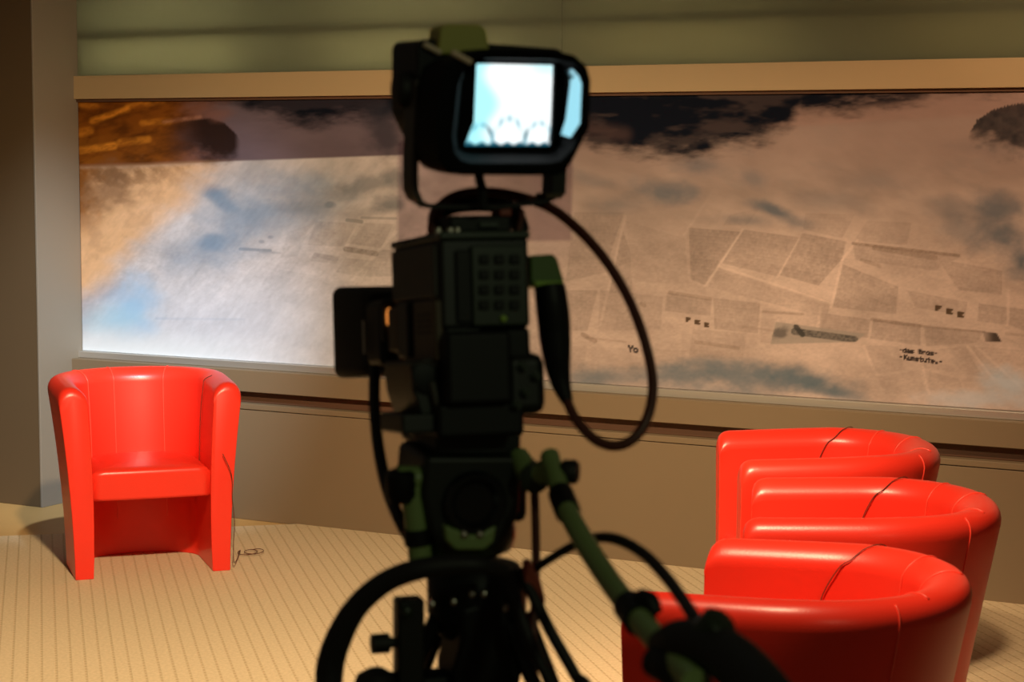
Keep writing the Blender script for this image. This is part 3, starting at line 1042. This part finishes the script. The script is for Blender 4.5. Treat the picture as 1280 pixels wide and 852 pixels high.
# servo grip on the lens's left side, with a glowing bead painting an orange glint, and metal edge
bm = B()
box(bm, CF, (xc - 0.062, xc - 0.034), (0.205, 0.275), (zc - 0.040, zc + 0.034))
srv = sub(lens, 'zoom_grip', bm, M['black'], 0.009)
bm = B()
pts = [CF.p(xc - 0.066, 0.262, z) for z in (zc - 0.026, zc - 0.012, zc + 0.006, zc + 0.012)]
tube(bm, pts, 0.0022, 8)
sub(lens, 'grip_edge', bm, M['metal'])
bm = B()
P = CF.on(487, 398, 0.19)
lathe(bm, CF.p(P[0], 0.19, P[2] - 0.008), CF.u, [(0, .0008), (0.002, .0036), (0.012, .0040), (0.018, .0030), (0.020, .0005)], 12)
tl = cpart('lens_glint', bm, M['amber'])
bm = B()
P2 = CF.on(489, 412, 0.196)
box(bm, CF, (P2[0] - 0.010, P2[0] + 0.030), (0.196, 0.206), (P2[2] - 0.012, P2[2] + 0.034))
cpart('lens_mount', bm, M['body'], bevel=0.003)
# right-hand connector housing with boot and the looping viewfinder cable
bm = B()
fl_ = CF.on(664, 358, 0.03); fr_ = CF.on(706, 318, 0.03)
pl = [CF.on(x, y, 0.03) for x, y in ((663, 319), (692, 317), (698, 324), (706, 352), (704, 359), (664, 359))]
prism(bm, CF, [(p[0], p[2]) for p in pl], [(0.03, 1, (0, 0)), (0.085, 1, (0, 0))])
sok = cpart('connector_housing', bm, M['mgreen'], bevel=0.003)
bm = B()
pl = [CF.on(x, y, 0.026) for x, y in ((668, 351), (704, 351), (704, 357), (670, 358))]
prism(bm, CF, [(p[0], p[2]) for p in pl], [(0.026, 1, (0, 0)), (0.05, 1, (0, 0))])
sub(sok, 'bright_rim', bm, M['bgreen'], 0.001)
def cp(x, y, d):
    return at(x, y, DC + d)
bm = B()
tube(bm, [cp(687, 358, .05), cp(691, 390, .045), cp(694, 425, .03), cp(697, 455, .015), cp(701, 478, 0), cp(709, 502, -.01)],
     [.0165, .0175, .0165, .0135, .0105, .0062], 14)
sub(sok, 'cable_boot', bm, M['black'])
bm = B()
tube(bm, [cp(707, 497, -.008), cp(720, 524, -.02), cp(742, 548, -.03), cp(768, 557, -.035), cp(792, 548, -.035), cp(809, 522, -.03), cp(816, 487, -.02),
          cp(812, 450, -.01), cp(800, 408, 0), cp(782, 366, .015), cp(756, 324, .03), cp(722, 286, .05), cp(688, 260, .07), cp(650, 246, .08),
          cp(612, 240, .08), cp(575, 243, .075), cp(552, 256, .07), cp(541, 280, .065), cp(540, 296, .06)], 0.0054, 10)
cpart('viewfinder_cable', bm, M['cablered'])
# carrying handle, shoe and clutter between body and viewfinder
bm = B()
tube(bm, [CF.p(*CF.on(x, y, .10)) for x, y in ((545, 296), (548, 266), (570, 256), (610, 254), (640, 262), (652, 290))], [.010, .0095, .0095, .0095, .0095, .010], 12)
cpart('carrying_handle', bm, M['black'])
bm = B()
pbox(bm, CF, 562, 268, 640, 292, 0.03, 0.09)
sh = cpart('viewfinder_shoe', bm, M['black'], bevel=0.004)
bm = B()
pbox(bm, CF, 600, 277, 624, 284, 0.024, 0.04)
sub(sh, 'shoe_latch', bm, M['dgreen'], 0.001)
bm = B()
pbox(bm, CF, 625, 259, 640, 270, 0.03, 0.06)
sub(sh, 'red_cap', bm, M['redtag'], 0.002)
bm = B()
tube(bm, [CF.p(*CF.on(x, y, .02)) for x, y in ((653, 262), (651, 275), (647, 292))], 0.0028, 8)
sub(sh, 'short_lead', bm, M['cablered'])
for px in (548, 563, 572):
    bm = B()
    lathe(bm, CF.p(*CF.on(px, 291, .004)), CF.u, [(-.002, .0036), (.0045, .0032), (.006, .001)], 10)
    sub(body, 'screw_head', bm, M['metal'])

# viewfinder: box with hood, recessed screen, yoke
def vp(x, y, yy): 
    p = VF.on(x, y, yy)
    return (p[0], p[2])
outer = [vp(x, y, 0) for x, y in ((576, 70), (604, 61), (690, 63), (717, 69), (733, 83), (738, 100), (736, 159), (719, 194), (706, 215), (694, 219), (580, 219), (560, 214), (549, 200), (545, 170), (552, 100), (560, 80))]
inner = [vp(x, y, 0) for x, y in ((592, 78), (608, 73), (690, 74), (716, 78), (729, 89), (733, 102), (731, 156), (715, 187), (701, 201), (688, 204), (588, 204), (576, 200), (568, 190), (566, 168), (573, 106), (580, 88))]
SD = 0.052
mid = [vp(x, y, SD) for x, y in ((586, 76), (600, 75), (680, 76), (692, 77), (696, 82), (698, 92), (697, 168), (695, 180), (692, 186), (684, 188), (590, 188), (580, 187), (574, 185), (572, 170), (578, 100), (580, 84))]
cx_ = sum(p[0] for p in outer) / len(outer)
cz_ = sum(p[1] for p in outer) / len(outer)
bm = B()
rings = [[VF.p(x, SD, z) for x, z in mid], [VF.p(x, 0, z) for x, z in inner], [VF.p(x, -0.002, z) for x, z in
         [(a_[0] * .5 + b_[0] * .5, a_[1] * .5 + b_[1] * .5) for a_, b_ in zip(inner, outer)]], [VF.p(x, 0, z) for x, z in outer],
         [VF.p(cx_ + (x - cx_) * 1.0, 0.05, cz_ + (z - cz_) * 1.0) for x, z in outer],
         [VF.p(cx_ + (x - cx_) * 0.97, 0.075, cz_ + (z - cz_) * 0.97) for x, z in outer]]
loops(bm, rings)
vf = cpart('viewfinder', bm, M['velvet'])
bm = B()
ia = [vp(x, y, 0.004) for x, y in ((715, 86), (723.5, 95), (727, 105), (725, 154), (713, 172))]
ib = [vp(x, y, SD * .52) for x, y in ((707, 90), (711, 97), (712.5, 106), (707, 150), (701, 168))]
ia2 = [(x + .0012, z) for x, z in ia]
ib2 = [(x + .0012, z) for x, z in ib]
v0, v1, v2, v3 = [[bm.verts.new(VF.p(x, y, z)) for x, z in l] for l, y in ((ia, .004), (ib, SD * .52), (ib2, SD * .52), (ia2, .004))]
for A_, B_ in ((v0, v1), (v1, v2), (v2, v3), (v3, v0)):
    for i in range(4):
        bm.faces.new((A_[i], A_[i + 1], B_[i + 1], B_[i]))
sub(vf, 'reflection_strip', bm, M['cyan_strip'])  # mirror strip added, tinted cyan to draw the screen's reflection
bm = B()
rear = [vp(x, y, .11) for x, y in ((505, 60), (510, 51), (540, 50), (560, 53), (680, 62), (692, 74), (694, 186), (684, 200), (548, 203), (532, 196), (514, 160), (505, 140))]
prism(bm, VF, rear, [(.070, 1, (0, 0)), (.150, 1, (0, 0))])
sub(vf, 'rear_housing', bm, M['black'], .003)
# screen: a gently bulging picture tube showing a bright picture with round backs along the bottom
ns = 110
c00, c10, c01 = vp(574, 184, SD - .004), vp(692, 184, SD - .004), vp(574, 79, SD - .004)
sxs = np.linspace(c00[0], c10[0], ns)
szs = np.linspace(c00[1], c01[1], ns)
SX, SZ = np.meshgrid(sxs, szs)
un, vn = np.meshgrid(np.linspace(-.16, 1.02, ns), np.linspace(0, 1, ns))
bul = 0.004 * (1 - ((un - .5) * 2) ** 2) * (1 - ((vn - .5) * 2) ** 2)
x0s = (575 - 590) / 100 
pts3 = (np.array(VF.o) + SX[..., None] * np.array(VF.r) + (SD - .004 - bul)[..., None] * np.array(VF.f) + SZ[..., None] * np.array(VF.u)).reshape(-1, 3)
scr = np.ones((ns, ns, 3)) * np.array((0.93, 1.0, 1.0))
cy = np.array((0.40, 0.86, 0.92))
def sm(lo_, hi_, v):
    t = np.clip((v - lo_) / (hi_ - lo_), 0, 1)
    return t * t * (3 - 2 * t)
w = 1 - sm(.12, .34, un + 0.08 * np.sin(vn * 9))
scr = scr * (1 - w[..., None]) + cy * w[..., None]
w = sm(.55, .9, un) * sm(.80, .98, vn) * .6
scr = scr * (1 - w[..., None]) + cy * w[..., None]
for (a0, r0, h0) in ((.10, .15, .22), (.44, .19, .30), (.83, .17, .25)):
    d = np.sqrt(((un - a0) / r0) ** 2 + ((vn - .05) / h0) ** 2)
    w = np.exp(-((d - 1.0) / .16) ** 2) * .75 * (0.6 + .4 * np.sin(un * 60))
    scr = scr * (1 - w[..., None]) + np.array((0.03, 0.30, 0.40)) * w[..., None]
for (a0, b0, sl) in ((.66, .16, .25), (.20, .20, -.3), (.97, .12, .2)):
    w = np.exp(-(((un - a0 - (vn - b0) * sl) / .02) ** 2)) * np.exp(-(((vn - b0) / .07) ** 2)) * .95
    scr = scr * (1 - w[..., None]) + np.array((0.0, 0.05, 0.08)) * w[..., None]
w = 1 - sm(.035, .075, vn + .015 * np.sin(un * 40))
scr = scr * (1 - w[..., None]) + np.array((0.01, 0.10, 0.15)) * w[..., None]
me = bpy.data.meshes.new('screen')
ix = np.arange(ns * ns).reshape(ns, ns)
fq = np.stack([ix[:-1, :-1], ix[:-1, 1:], ix[1:, 1:], ix[1:, :-1]], -1).reshape(-1, 4)
me.from_pydata(pts3.tolist(), [], fq.tolist())
ca_ = me.color_attributes.new('picture', 'FLOAT_COLOR', 'POINT')
ca_.data.foreach_set('color', np.concatenate([scr, np.ones((ns, ns, 1))], -1).astype(np.float32).ravel())
sm_ = bpy.data.materials.new('lit_screen')
sm_.use_nodes = True
b_ = sm_.node_tree.nodes['Principled BSDF']
b_.inputs['Base Color'].default_value = (0.01, 0.01, 0.01, 1)
b_.inputs['Roughness'].default_value = 0.15
an = sm_.node_tree.nodes.new('ShaderNodeAttribute')
an.attribute_name = 'picture'
sm_.node_tree.links.new(an.outputs['Color'], b_.inputs['Emission Color'])
b_.inputs['Emission Strength'].default_value = 1.25
for p in me.polygons:
    p.use_smooth = True
so = link('screen', me, sm_, vf)
so['label'] = 'glowing pale cyan viewfinder screen'
# bezel round the tube
bm = B()
bz_o = [vp(x, y, SD - .002) for x, y in ((574, 73), (640, 73), (699, 73), (699, 190), (569, 190), (571, 150))]
bz_i = [vp(x, y, SD - .002) for x, y in ((592, 80), (640, 79.5), (690, 80), (686, 182), (577, 182), (589, 152))]
rings = [[VF.p(x, SD + .004, z) for x, z in bz_o], [VF.p(x, SD - .010, z) for x, z in bz_o], [VF.p(x, SD - .010, z) for x, z in bz_i], [VF.p(x, SD + .004, z) for x, z in bz_i]]
vr = [[bm.verts.new(p) for p in r] for r in rings]
for a_, b_2 in ((0, 1), (1, 2), (2, 3), (3, 0)):
    for i in range(6):
        j = (i + 1) % 6
        bm.faces.new((vr[a_][i], vr[a_][j], vr[b_2][j], vr[b_2][i]))
sub(vf, 'bezel', bm, M['velvet'], smooth=False)
# pale strips standing in for lit highlights on the hood's upper left edge
for (xa, ya, xb, yb, d0, d1) in ((530, 55, 551, 66, .064, .062), (565, 65, 589, 78, -.004, -.006)):
    bm = B()
    tube(bm, [VF.p(*VF.on(xa, ya, d0)), VF.p(*VF.on((xa + xb) / 2, (ya + yb) / 2, (d0 + d1) / 2)), VF.p(*VF.on(xb, yb, d1))], 0.0030, 8)
    o_ = sub(vf, 'edge_highlight', bm, M['clip'])
bm = B()
tube(bm, [VF.p(*VF.on(530, 187, .10)), VF.p(*VF.on(545, 206, .05))], 0.0016, 8)
sub(vf, 'edge_highlight', bm, M['clip'])  # pale stand-in for the lit edge
# tally light housing on top
bm = B()
pl = [vp(x, y, 0.06) for x, y in ((548, 68), (551, 36), (558, 30), (600, 30), (609, 37), (613, 68))]
prism(bm, VF, pl, [(0.06, 1, (0, 0)), (0.095, 1, (0, 0))])
th_ = sub(vf, 'tally_housing', bm, M['olive'], 0.003)
# side knob + yoke
bm = B()
kp = VF.on(512, 112, 0.10)
lathe(bm, VF.p(*kp), -VF.r, [(-.012, .010), (0.0, .012), (0.002, .0185), (0.013, .0185), (0.015, .016), (0.015, .0003)], 20)
kb = sub(vf, 'tilt_knob', bm, M['rubber'])
bm = B()
pts = [VF.p(*VF.on(x, y, .085)) for x, y in ((517, 100), (515, 150), (513, 200), (513, 236), (519, 250), (532, 257))]
rings = []
for p in pts:
    rings.append([p + VF.r * a_ + VF.f * b_2 for a_, b_2 in ((-.0035, -.016), (.0035, -.016), (.0035, .016), (-.0035, .016))])
loops(bm, rings)
yk = cpart('viewfinder_yoke', bm, M['side'], bevel=0.0015)
bm = B()
pts = [VF.p(*VF.on(x, y, .085)) for x, y in ((693, 170), (693, 215), (692, 242), (680, 250), (655, 254), (620, 258), (570, 258), (528, 257))]
rings = []
for i, p in enumerate(pts):
    ax = VF.r if i < 3 else VF.u
    rings.append([p + ax * a_ + VF.f * b_2 for a_, b_2 in ((-.0075 if i < 3 else -.002, -.014), (.0075 if i < 3 else .002, -.014), (.0075 if i < 3 else .002, .014), (-.0075 if i < 3 else -.002, .014))])
loops(bm, rings)
sub(yk, 'yoke_arm', bm, M['body'])
bm = B()
pbox(bm, VF, 683, 242, 704, 248, .07, .10)
sub(yk, 'yoke_foot', bm, M['brown'], 0.001)
bm = B()
tube(bm, [VF.p(*VF.on(x, y, .05)) for x, y in ((598, 215), (600, 226), (603, 240), (604, 262))], 0.005, 8)
cpart('viewfinder_stem', bm, M['black'])
sgm = bpy.data.materials.new('smoked_acrylic')
sgm.use_nodes = True
nt = sgm.node_tree
nt.nodes.remove(nt.nodes['Principled BSDF'])
a_ = nt.nodes.new('ShaderNodeBsdfTransparent')
a_.inputs['Color'].default_value = (0.80, 0.765, 0.80, 1)
g_ = nt.nodes.new('ShaderNodeBsdfGlossy')
g_.inputs['Roughness'].default_value = 0.15
x_ = nt.nodes.new('ShaderNodeMixShader')
x_.inputs[0].default_value = 0.02
nt.links.new(a_.outputs[0], x_.inputs[1])
nt.links.new(g_.outputs[0], x_.inputs[2])
nt.links.new(x_.outputs[0], nt.nodes['Material Output'].inputs['Surface'])
bm = B()
pbox(bm, VF, 498, 178, 716, 304, .157, .160)
sh_ = cpart('smoked_shield', bm, sgm, smooth=False)
sh_['label'] = 'thin smoked see-through plate under the viewfinder'
# hanging lens lead
bm = B()
tube(bm, [cp(470, 448, .26), cp(468, 480, .24), cp(469, 520, .2), cp(474, 565, .16), cp(484, 610, .12), cp(500, 650, .08), cp(518, 680, .06), cp(540, 700, .05)], 0.0068, 10)
cpart('lens_lead', bm, M['rubber'])

# ------------------------------------------------------------------ tripod with fluid head
TR = empty('camera_tripod', (base_xy.x, base_xy.y, 0), 'tall tripod with dark fluid head and green pan bars, under the television camera', 'tripod')
def tp(name, bm, m, bevel=0.0, smooth=True, parent=TR):
    return obj(name, bm, m, parent, smooth, bevel, 2)
# head
bm = B()
pbox(bm, HF, 545, 541, 652, 572, 0.02, 0.16)
tp('camera_plate', bm, M['body'], 0.004)
bm = B()
pl = [HF.on(x, y, 0) for x, y in ((532, 568), (655, 568), (652, 640), (640, 668), (620, 690), (556, 690), (538, 668), (528, 620))]
prism(bm, HF, [(p[0], p[2]) for p in pl], [(0.0, 1, (0, 0)), (0.11, 1, (0, 0))])
hd = tp('fluid_head', bm, M['body'], 0.008)
bm = B()
lathe(bm, HF.p(*HF.on(592, 628, 0)), -HF.f, [(-.004, .034), (0.006, .034), (0.010, .031), (0.010, .026), (0.002, .020), (0.002, .0003)], 36)
sub(hd, 'drag_dial', bm, M['blackg'])
# rounded green front lip of the bowl with two highlights built as metal studs
bm = B()
lathe(bm, HF.p(0.0, 0.055, HF.on(592, 690, 0)[2]), HF.u, [(-.012, .040), (-.006, .052), (0.006, .056), (0.018, .056), (0.026, .050), (0.030, .040)], 36)
bl = tp('bowl', bm, M['dgreen'])
bm = B()
pl = [HF.on(x, y, -0.012) for x, y in ((556, 656), (572, 662), (585, 668), (600, 668), (610, 661), (622, 655), (618, 678), (606, 688), (570, 688), (558, 676))]
prism(bm, HF, [(p[0], p[2]) for p in pl], [(-0.012, 1, (0, 0)), (0.012, 1, (0, 0))])
lip = sub(bl, 'green_lip', bm, M['green'], 0.004)
for px in (580, 600):
    bm = B()
    lathe(bm, HF.p(*HF.on(px, 668, -0.013)), -HF.f, [(-.002, .004), (0.002, .0036), (0.0035, .0015), (0.0036, .0002)], 12)
    sub(bl, 'bowl_glint', bm, M['metal'])
bm = B()
pbox(bm, HF, 640, 575, 662, 655, 0.03, 0.09)
tp('side_cover', bm, M['black'], 0.01)
# left folded pan bar
bm = B()
tube(bm, [HF.p(*HF.on(x, y, .02)) for x, y in ((560, 596), (530, 597), (496, 597))], 0.0125, 16)
lb = tp('bar_socket', bm, M['green'])
bm = B()
lathe(bm, HF.p(*HF.on(502, 606, .02)), -HF.u, [(-.016, .012), (-.012, .0165), (0.010, .0165), (0.018, .012)], 20)
sub(lb, 'clamp', bm, M['black'])
bm = B()
tube(bm, [HF.p(*HF.on(x, y, .02)) for x, y in ((515, 606), (519, 640), (523, 675), (526, 705))], 0.0122, 16)
pbl = tp('pan_bar', bm, M['green'])
bm = B()
tube(bm, [HF.p(*HF.on(x, y, .02)) for x, y in ((521, 660), (523, 680))], 0.0145, 16)
sub(pbl, 'collar', bm, M['black'])
# right pan bar running towards the operator
bm = B()
tube(bm, [cp(648, 570, .05), cp(660, 588, .03), cp(672, 592, .02), cp(690, 585, .0)], [.011, .013, .013, .012], 14)
rb = tp('bar_socket', bm, M['green'])
bm = B()
lathe(bm, cp(668, 596, .02), V((0, -1, 0)), [(-.02, .012), (0.0, .0155), (0.010, .0155), (0.012, .010), (0.012, .0003)], 18)
sub(rb, 'socket_cap', bm, M['dgreen'])
bm = B()
tube(bm, [cp(708, 590, -.02), cp(698, 590, -.02)], 0.003, 8)
sub(rb, 'clamp_bolt', bm, M['black'])
bm = B()
lathe(bm, cp(702, 589, -.02), V((1, -.25, 0)), [(0, .010), (0.003, .0125), (0.014, .0125), (0.017, .010), (0.017, .0003)], 16)
sub(rb, 'clamp_knob', bm, M['rubber'])
bm = B()
tube(bm, [cp(687, 569, .0), cp(693, 590, -.02), cp(702, 620, -.06), cp(718, 655, -.12), cp(748, 705, -.20), cp(786, 758, -.30), cp(832, 812, -.40), cp(868, 852, -.47)], [.0100, .0102, .0102, .0104, .0104, .0106, .0106], 18)
pbr = tp('pan_bar', bm, M['green'])
for a_, b_2, r_ in (((701, 617, -.055), (710, 640, -.09), .0130), ((787, 757, -.30), (800, 775, -.33), .0148)):
    bm = B()
    tube(bm, [cp(*a_), cp(*b_2)], r_, 18)
    sub(pbr, 'collar', bm, M['black'])
bm = B()
tube(bm, [cp(797, 744, -.32), cp(812, 752, -.325), cp(818, 766, -.33)], [.007, .009, .007], 10)
sub(pbr, 'collar_lever', bm, M['black'])
# zoom controller clamped on the bar's end
bm = B()
PZ = cp(880, 838, -.46)
tube(bm, [cp(826, 806, -.385), cp(852, 800, -.42), cp(890, 808, -.45), cp(926, 834, -.48), cp(962, 872, -.52), cp(975, 910, -.54)], [.012, .017, .020, .021, .020, .015], 18)
zc_ = tp('zoom_controller', bm, M['rubber'])
bm = B()
tube(bm, [cp(818, 826, -.40), cp(840, 834, -.42), cp(862, 850, -.44), cp(880, 880, -.46)], [.013, .016, .016, .014], 16)
sub(zc_, 'controller_clamp', bm, M['black'])
bm = B()
lathe(bm, cp(893, 786, -.45), V((.55, -.35, .75)), [(-.010, .012), (-.008, .0155), (0.008, .0155), (0.012, .011), (0.0125, .0003)], 18)
dl = sub(zc_, 'thumb_dial', bm, M['dgreen'])
bm = B()
tube(bm, [cp(660, 718, .02), cp(680, 703, 0), cp(712, 684, -.03), cp(738, 673, -.07), cp(768, 673, -.13), cp(802, 690, -.20), cp(832, 720, -.28), cp(855, 752, -.36), cp(872, 778, -.42), cp(886, 800, -.44)], [.0042, .0045, .0052, .0056, .0056, .0056, .0056], 10)
tp('controller_lead', bm, M['rubber'])
# column mechanics under the bowl
bm = B()
ax0 = at(596, 705, DC + .09)
lathe(bm, ax0, -UP, [(0.0, .045), (0.012, .053), (0.05, .053), (0.06, .046), (0.075, .04)], 32)
hub = tp('leg_hub', bm, M['black'])
for px, py in ((567, 752), (590, 742), (540, 755), (605, 742), (632, 760)):
    bm = B()
    lathe(bm, at(px, py, DC + .026), V((0, -1, 0)), [(-.012, .003), (0.003, .003), (0.004, .0012)], 10)
    sub(hub, 'bolt', bm, M['metal'])
# left bracket with clamp knob
bm = B()
pbox(bm, HF, 498, 748, 532, 870, 0.015, 0.04)
br_ = tp('clamp_bracket', bm, M['body'], 0.004)
bm = B()
lathe(bm, HF.p(*HF.on(500, 802, .03)), -HF.r, [(-.01, .006), (0.012, .006), (0.012, .0105), (0.03, .0105), (0.031, .0003)], 14)
sub(br_, 'clamp_knob', bm, M['rubber'])
bm = B()
lathe(bm, HF.p(*HF.on(508, 764, .014)), -HF.f, [(-.004, .006), (0.006, .006), (0.008, .003), (0.008, .0003)], 12)
sub(br_, 'lock_stud', bm, M['dgreen'])
bm = B()
lathe(bm, HF.p(*HF.on(470, 862, .03)), UP, [(-.03, .010), (-.02, .022), (0.0, .026), (0.016, .020), (0.023, .008), (0.024, .0003)], 20)
sub(br_, 'ball_knob', bm, M['rubber'])
bm = B()
pbox(bm, HF, 490, 840, 600, 900, 0.02, 0.06)
tp('cross_brace', bm, M['black'], 0.008)
bm = B()
pl = [HF.on(x, y, 0.0) for x, y in ((575, 760), (655, 735), (662, 800), (650, 870), (600, 910), (566, 900), (568, 838), (578, 800))]
prism(bm, HF, [(p[0], p[2]) for p in pl], [(0.0, 1, (0, 0)), (0.07, 1, (0, 0))])
tp('lower_housing', bm, M['black'], 0.008)
# legs
apex = at(600, 745, DC + .09)
feet = [V((apex.x - .44, apex.y + .10, 0.012)), V((apex.x + .46, apex.y - .16, 0.012)), V((apex.x - .06, apex.y + .56, 0.012))]
for i, f in enumerate(feet):
    dr = (f - apex)
    hz = V((dr.x, dr.y, 0)).normalized()
    a_ = apex + hz * .042 + V((0, 0, -.02))
    side_ = hz.cross(UP)
    bm = B()
    for s_ in (-1, 1):
        tube(bm, [a_ + side_ * .024 * s_, a_.lerp(f, .62) + side_ * .020 * s_], 0.0085, 10, 0)
    tube(bm, [a_.lerp(f, .52), f + (a_ - f).normalized() * .03], 0.0085, 10, 0)
    lg = tp('leg', bm, M['black'])
    bm = B()
    lathe(bm, f + V((0, 0, -.012)), UP, [(0, .022), (0.012, .022), (0.02, .014), (0.045, .011)], 16)
    sub(lg, 'foot', bm, M['rubber'])
    bm = B()
    m_ = a_.lerp(f, .60)
    box(bm, Frame(m_, side_, dr.normalized(), side_.cross(dr)), (-.032, .032), (-.02, .02), (-.012, .012))
    sub(lg, 'leg_clamp', bm, M['body'], .004)
# red cable clip and mid cables on the right of the column
bm = B()
pl = [(652, 702), (662, 700), (676, 728), (682, 752), (672, 768), (664, 752), (656, 730)]
ff = Frame(at(666, 735, DC + .0), V((1, 0, 0)), V((0, 1, 0)), UP)
pp = [ff.on(x, y, 0) for x, y in pl]
prism(bm, ff, [(p[0], p[2]) for p in pp], [(0, 1, (0, 0)), (.012, 1, (0, 0))])
tp('cable_clip', bm, M['redtag'], .002)

# cables that hang on the tripod
def cable(pts, r, label, m=None, name='camera_cable'):
    bm = B()
    tube(bm, pts, r, 12)
    return tag(obj(name, bm, m or M['rubber']), label, 'cable')
cable([cp(630, 712, -.03), cp(600, 706, -.055), cp(560, 706, -.06), cp(520, 712, -.06), cp(480, 728, -.05), cp(446, 758, -.04), cp(424, 796, -.03), cp(412, 836, -.02),
       cp(414, 880, -.02), cp(430, 930, -.02), cp(452, 985, 0)] + [V((-.13, 1.9, .70)), V((-.16, 1.85, .4)), V((-.22, 1.75, .12)), V((-.32, 1.6, .017)), V((-.55, 1.35, .015)), V((-.9, 1.1, .015))],
      [.007, .0085, .010, .011, .0115, .0120, .0135, .0145, .0135, .012, .013, .012, .012, .012, .012, .012, .012], 'thick black cable bundle arching out to the left of the tripod head')
cable([cp(667, 585, .07), cp(669, 640, .07), cp(670, 700, .07), cp(668, 760, .07), cp(664, 830, .06), cp(662, 920, .05)] + [V((.03, 2.05, .6)), V((.05, 2.0, .2)), V((.10, 1.95, .010)), V((.3, 1.8, .008))],
      .0048, 'thin black cable hanging straight down just right of the fluid head', M['cablered'])
cable([cp(650, 712, .01), cp(668, 748, 0), cp(690, 792, -.01), cp(718, 842, -.02), cp(745, 900, -.03)] + [V((.12, 1.95, .70)), V((.17, 1.85, .3)), V((.25, 1.75, .012)), V((.5, 1.5, .010))],
      .0062, 'black cable slanting down to the right below the red clip')
cable([cp(636, 716, .0), cp(652, 772, -.005), cp(672, 822, -.01), cp(692, 862, -.01), cp(705, 920, -.01)] + [V((.07, 1.98, .65)), V((.08, 1.9, .25)), V((.12, 1.8, .012)), V((.2, 1.5, .010))],
      .0062, 'black cable hanging close beside the tripod column, left of the slanting one')

# ------------------------------------------------------------------ light
def look(o, target):
    d = V(target) - o.location
    o.rotation_euler = d.to_track_quat('-Z', 'Y').to_euler()
def spot(name, loc, target, watts, col, size, blend, rad=0.06):
    l = bpy.data.lights.new(name, 'SPOT')
    l.energy = watts
    l.color = col
    l.spot_size = math.radians(size)
    l.spot_blend = blend
    l.shadow_soft_size = rad
    o = bpy.data.objects.new(name, l)
    COL.objects.link(o)
    o.location = loc
    look(o, target)
    return o
TUNG = (1.0, 0.66, 0.36)
spot('key_light', (-0.40, 3.72, 2.95), (-0.85, 6.9, 0.15), 830, (1.0, 0.75, 0.46), 84, 1.0, 0.07)
spot('chair_light', (-0.15, 3.45, 3.3), (0.85, 4.6, 0.6), 520, (1.0, 0.72, 0.44), 52, 0.9, 0.12)
spot('wall_light', (2.0, 3.9, 3.1), (1.75, 6.7, 1.30), 380, (1.0, .66, .39), 48, 1.0)
spot('mural_light', (-0.5, 4.6, 3.7), (-1.75, 8.5, 0.55), 1250, (0.74, 0.86, 1.0), 25, 1.0)
spot('camera_fill', (1.3, -0.8, 2.6), (0.2, 2.4, 1.2), 24, (0.86, 1.0, 0.6), 50, 0.9)  # unseen greenish fill, added to lift the television camera
for row, (hh_, pw) in enumerate(((h_railtop + .062, 1.0), (h_bat + .10, 0.9))):
    for k, sx_ in enumerate(np.linspace(s_pil + .5, 3.1, 5)):
        l = bpy.data.lights.new('lightbox_lamp', 'AREA')
        l.energy = pw * (8.5, 6.8, 4.0, 2.2, 1.7)[k]
        l.color = ((0.90, 1.0, 0.80), (0.94, 1.0, .76), (1, .95, .62), (1, .86, .45), (1, .84, .42))[k]
        l.shape = 'RECTANGLE'
        l.size, l.size_y = .8, .02
        o = bpy.data.objects.new('lightbox_lamp', l)
        COL.objects.link(o)
        o.location = W0 + WU * sx_ - WN * 0.145 + UP * hh_
        o.rotation_euler = Matrix(((WU.x, 0, -WN.x), (WU.y, 0, -WN.y), (0, 1, 0))).to_euler()
w = bpy.data.worlds.new('world')
SC.world = w
w.use_nodes = True
w.node_tree.nodes['Background'].inputs[0].default_value = (1.0, 0.78, 0.52, 1)
w.node_tree.nodes['Background'].inputs[1].default_value = 0.035
SC.cycles.use_denoising = True
SC.cycles.max_bounces = 6
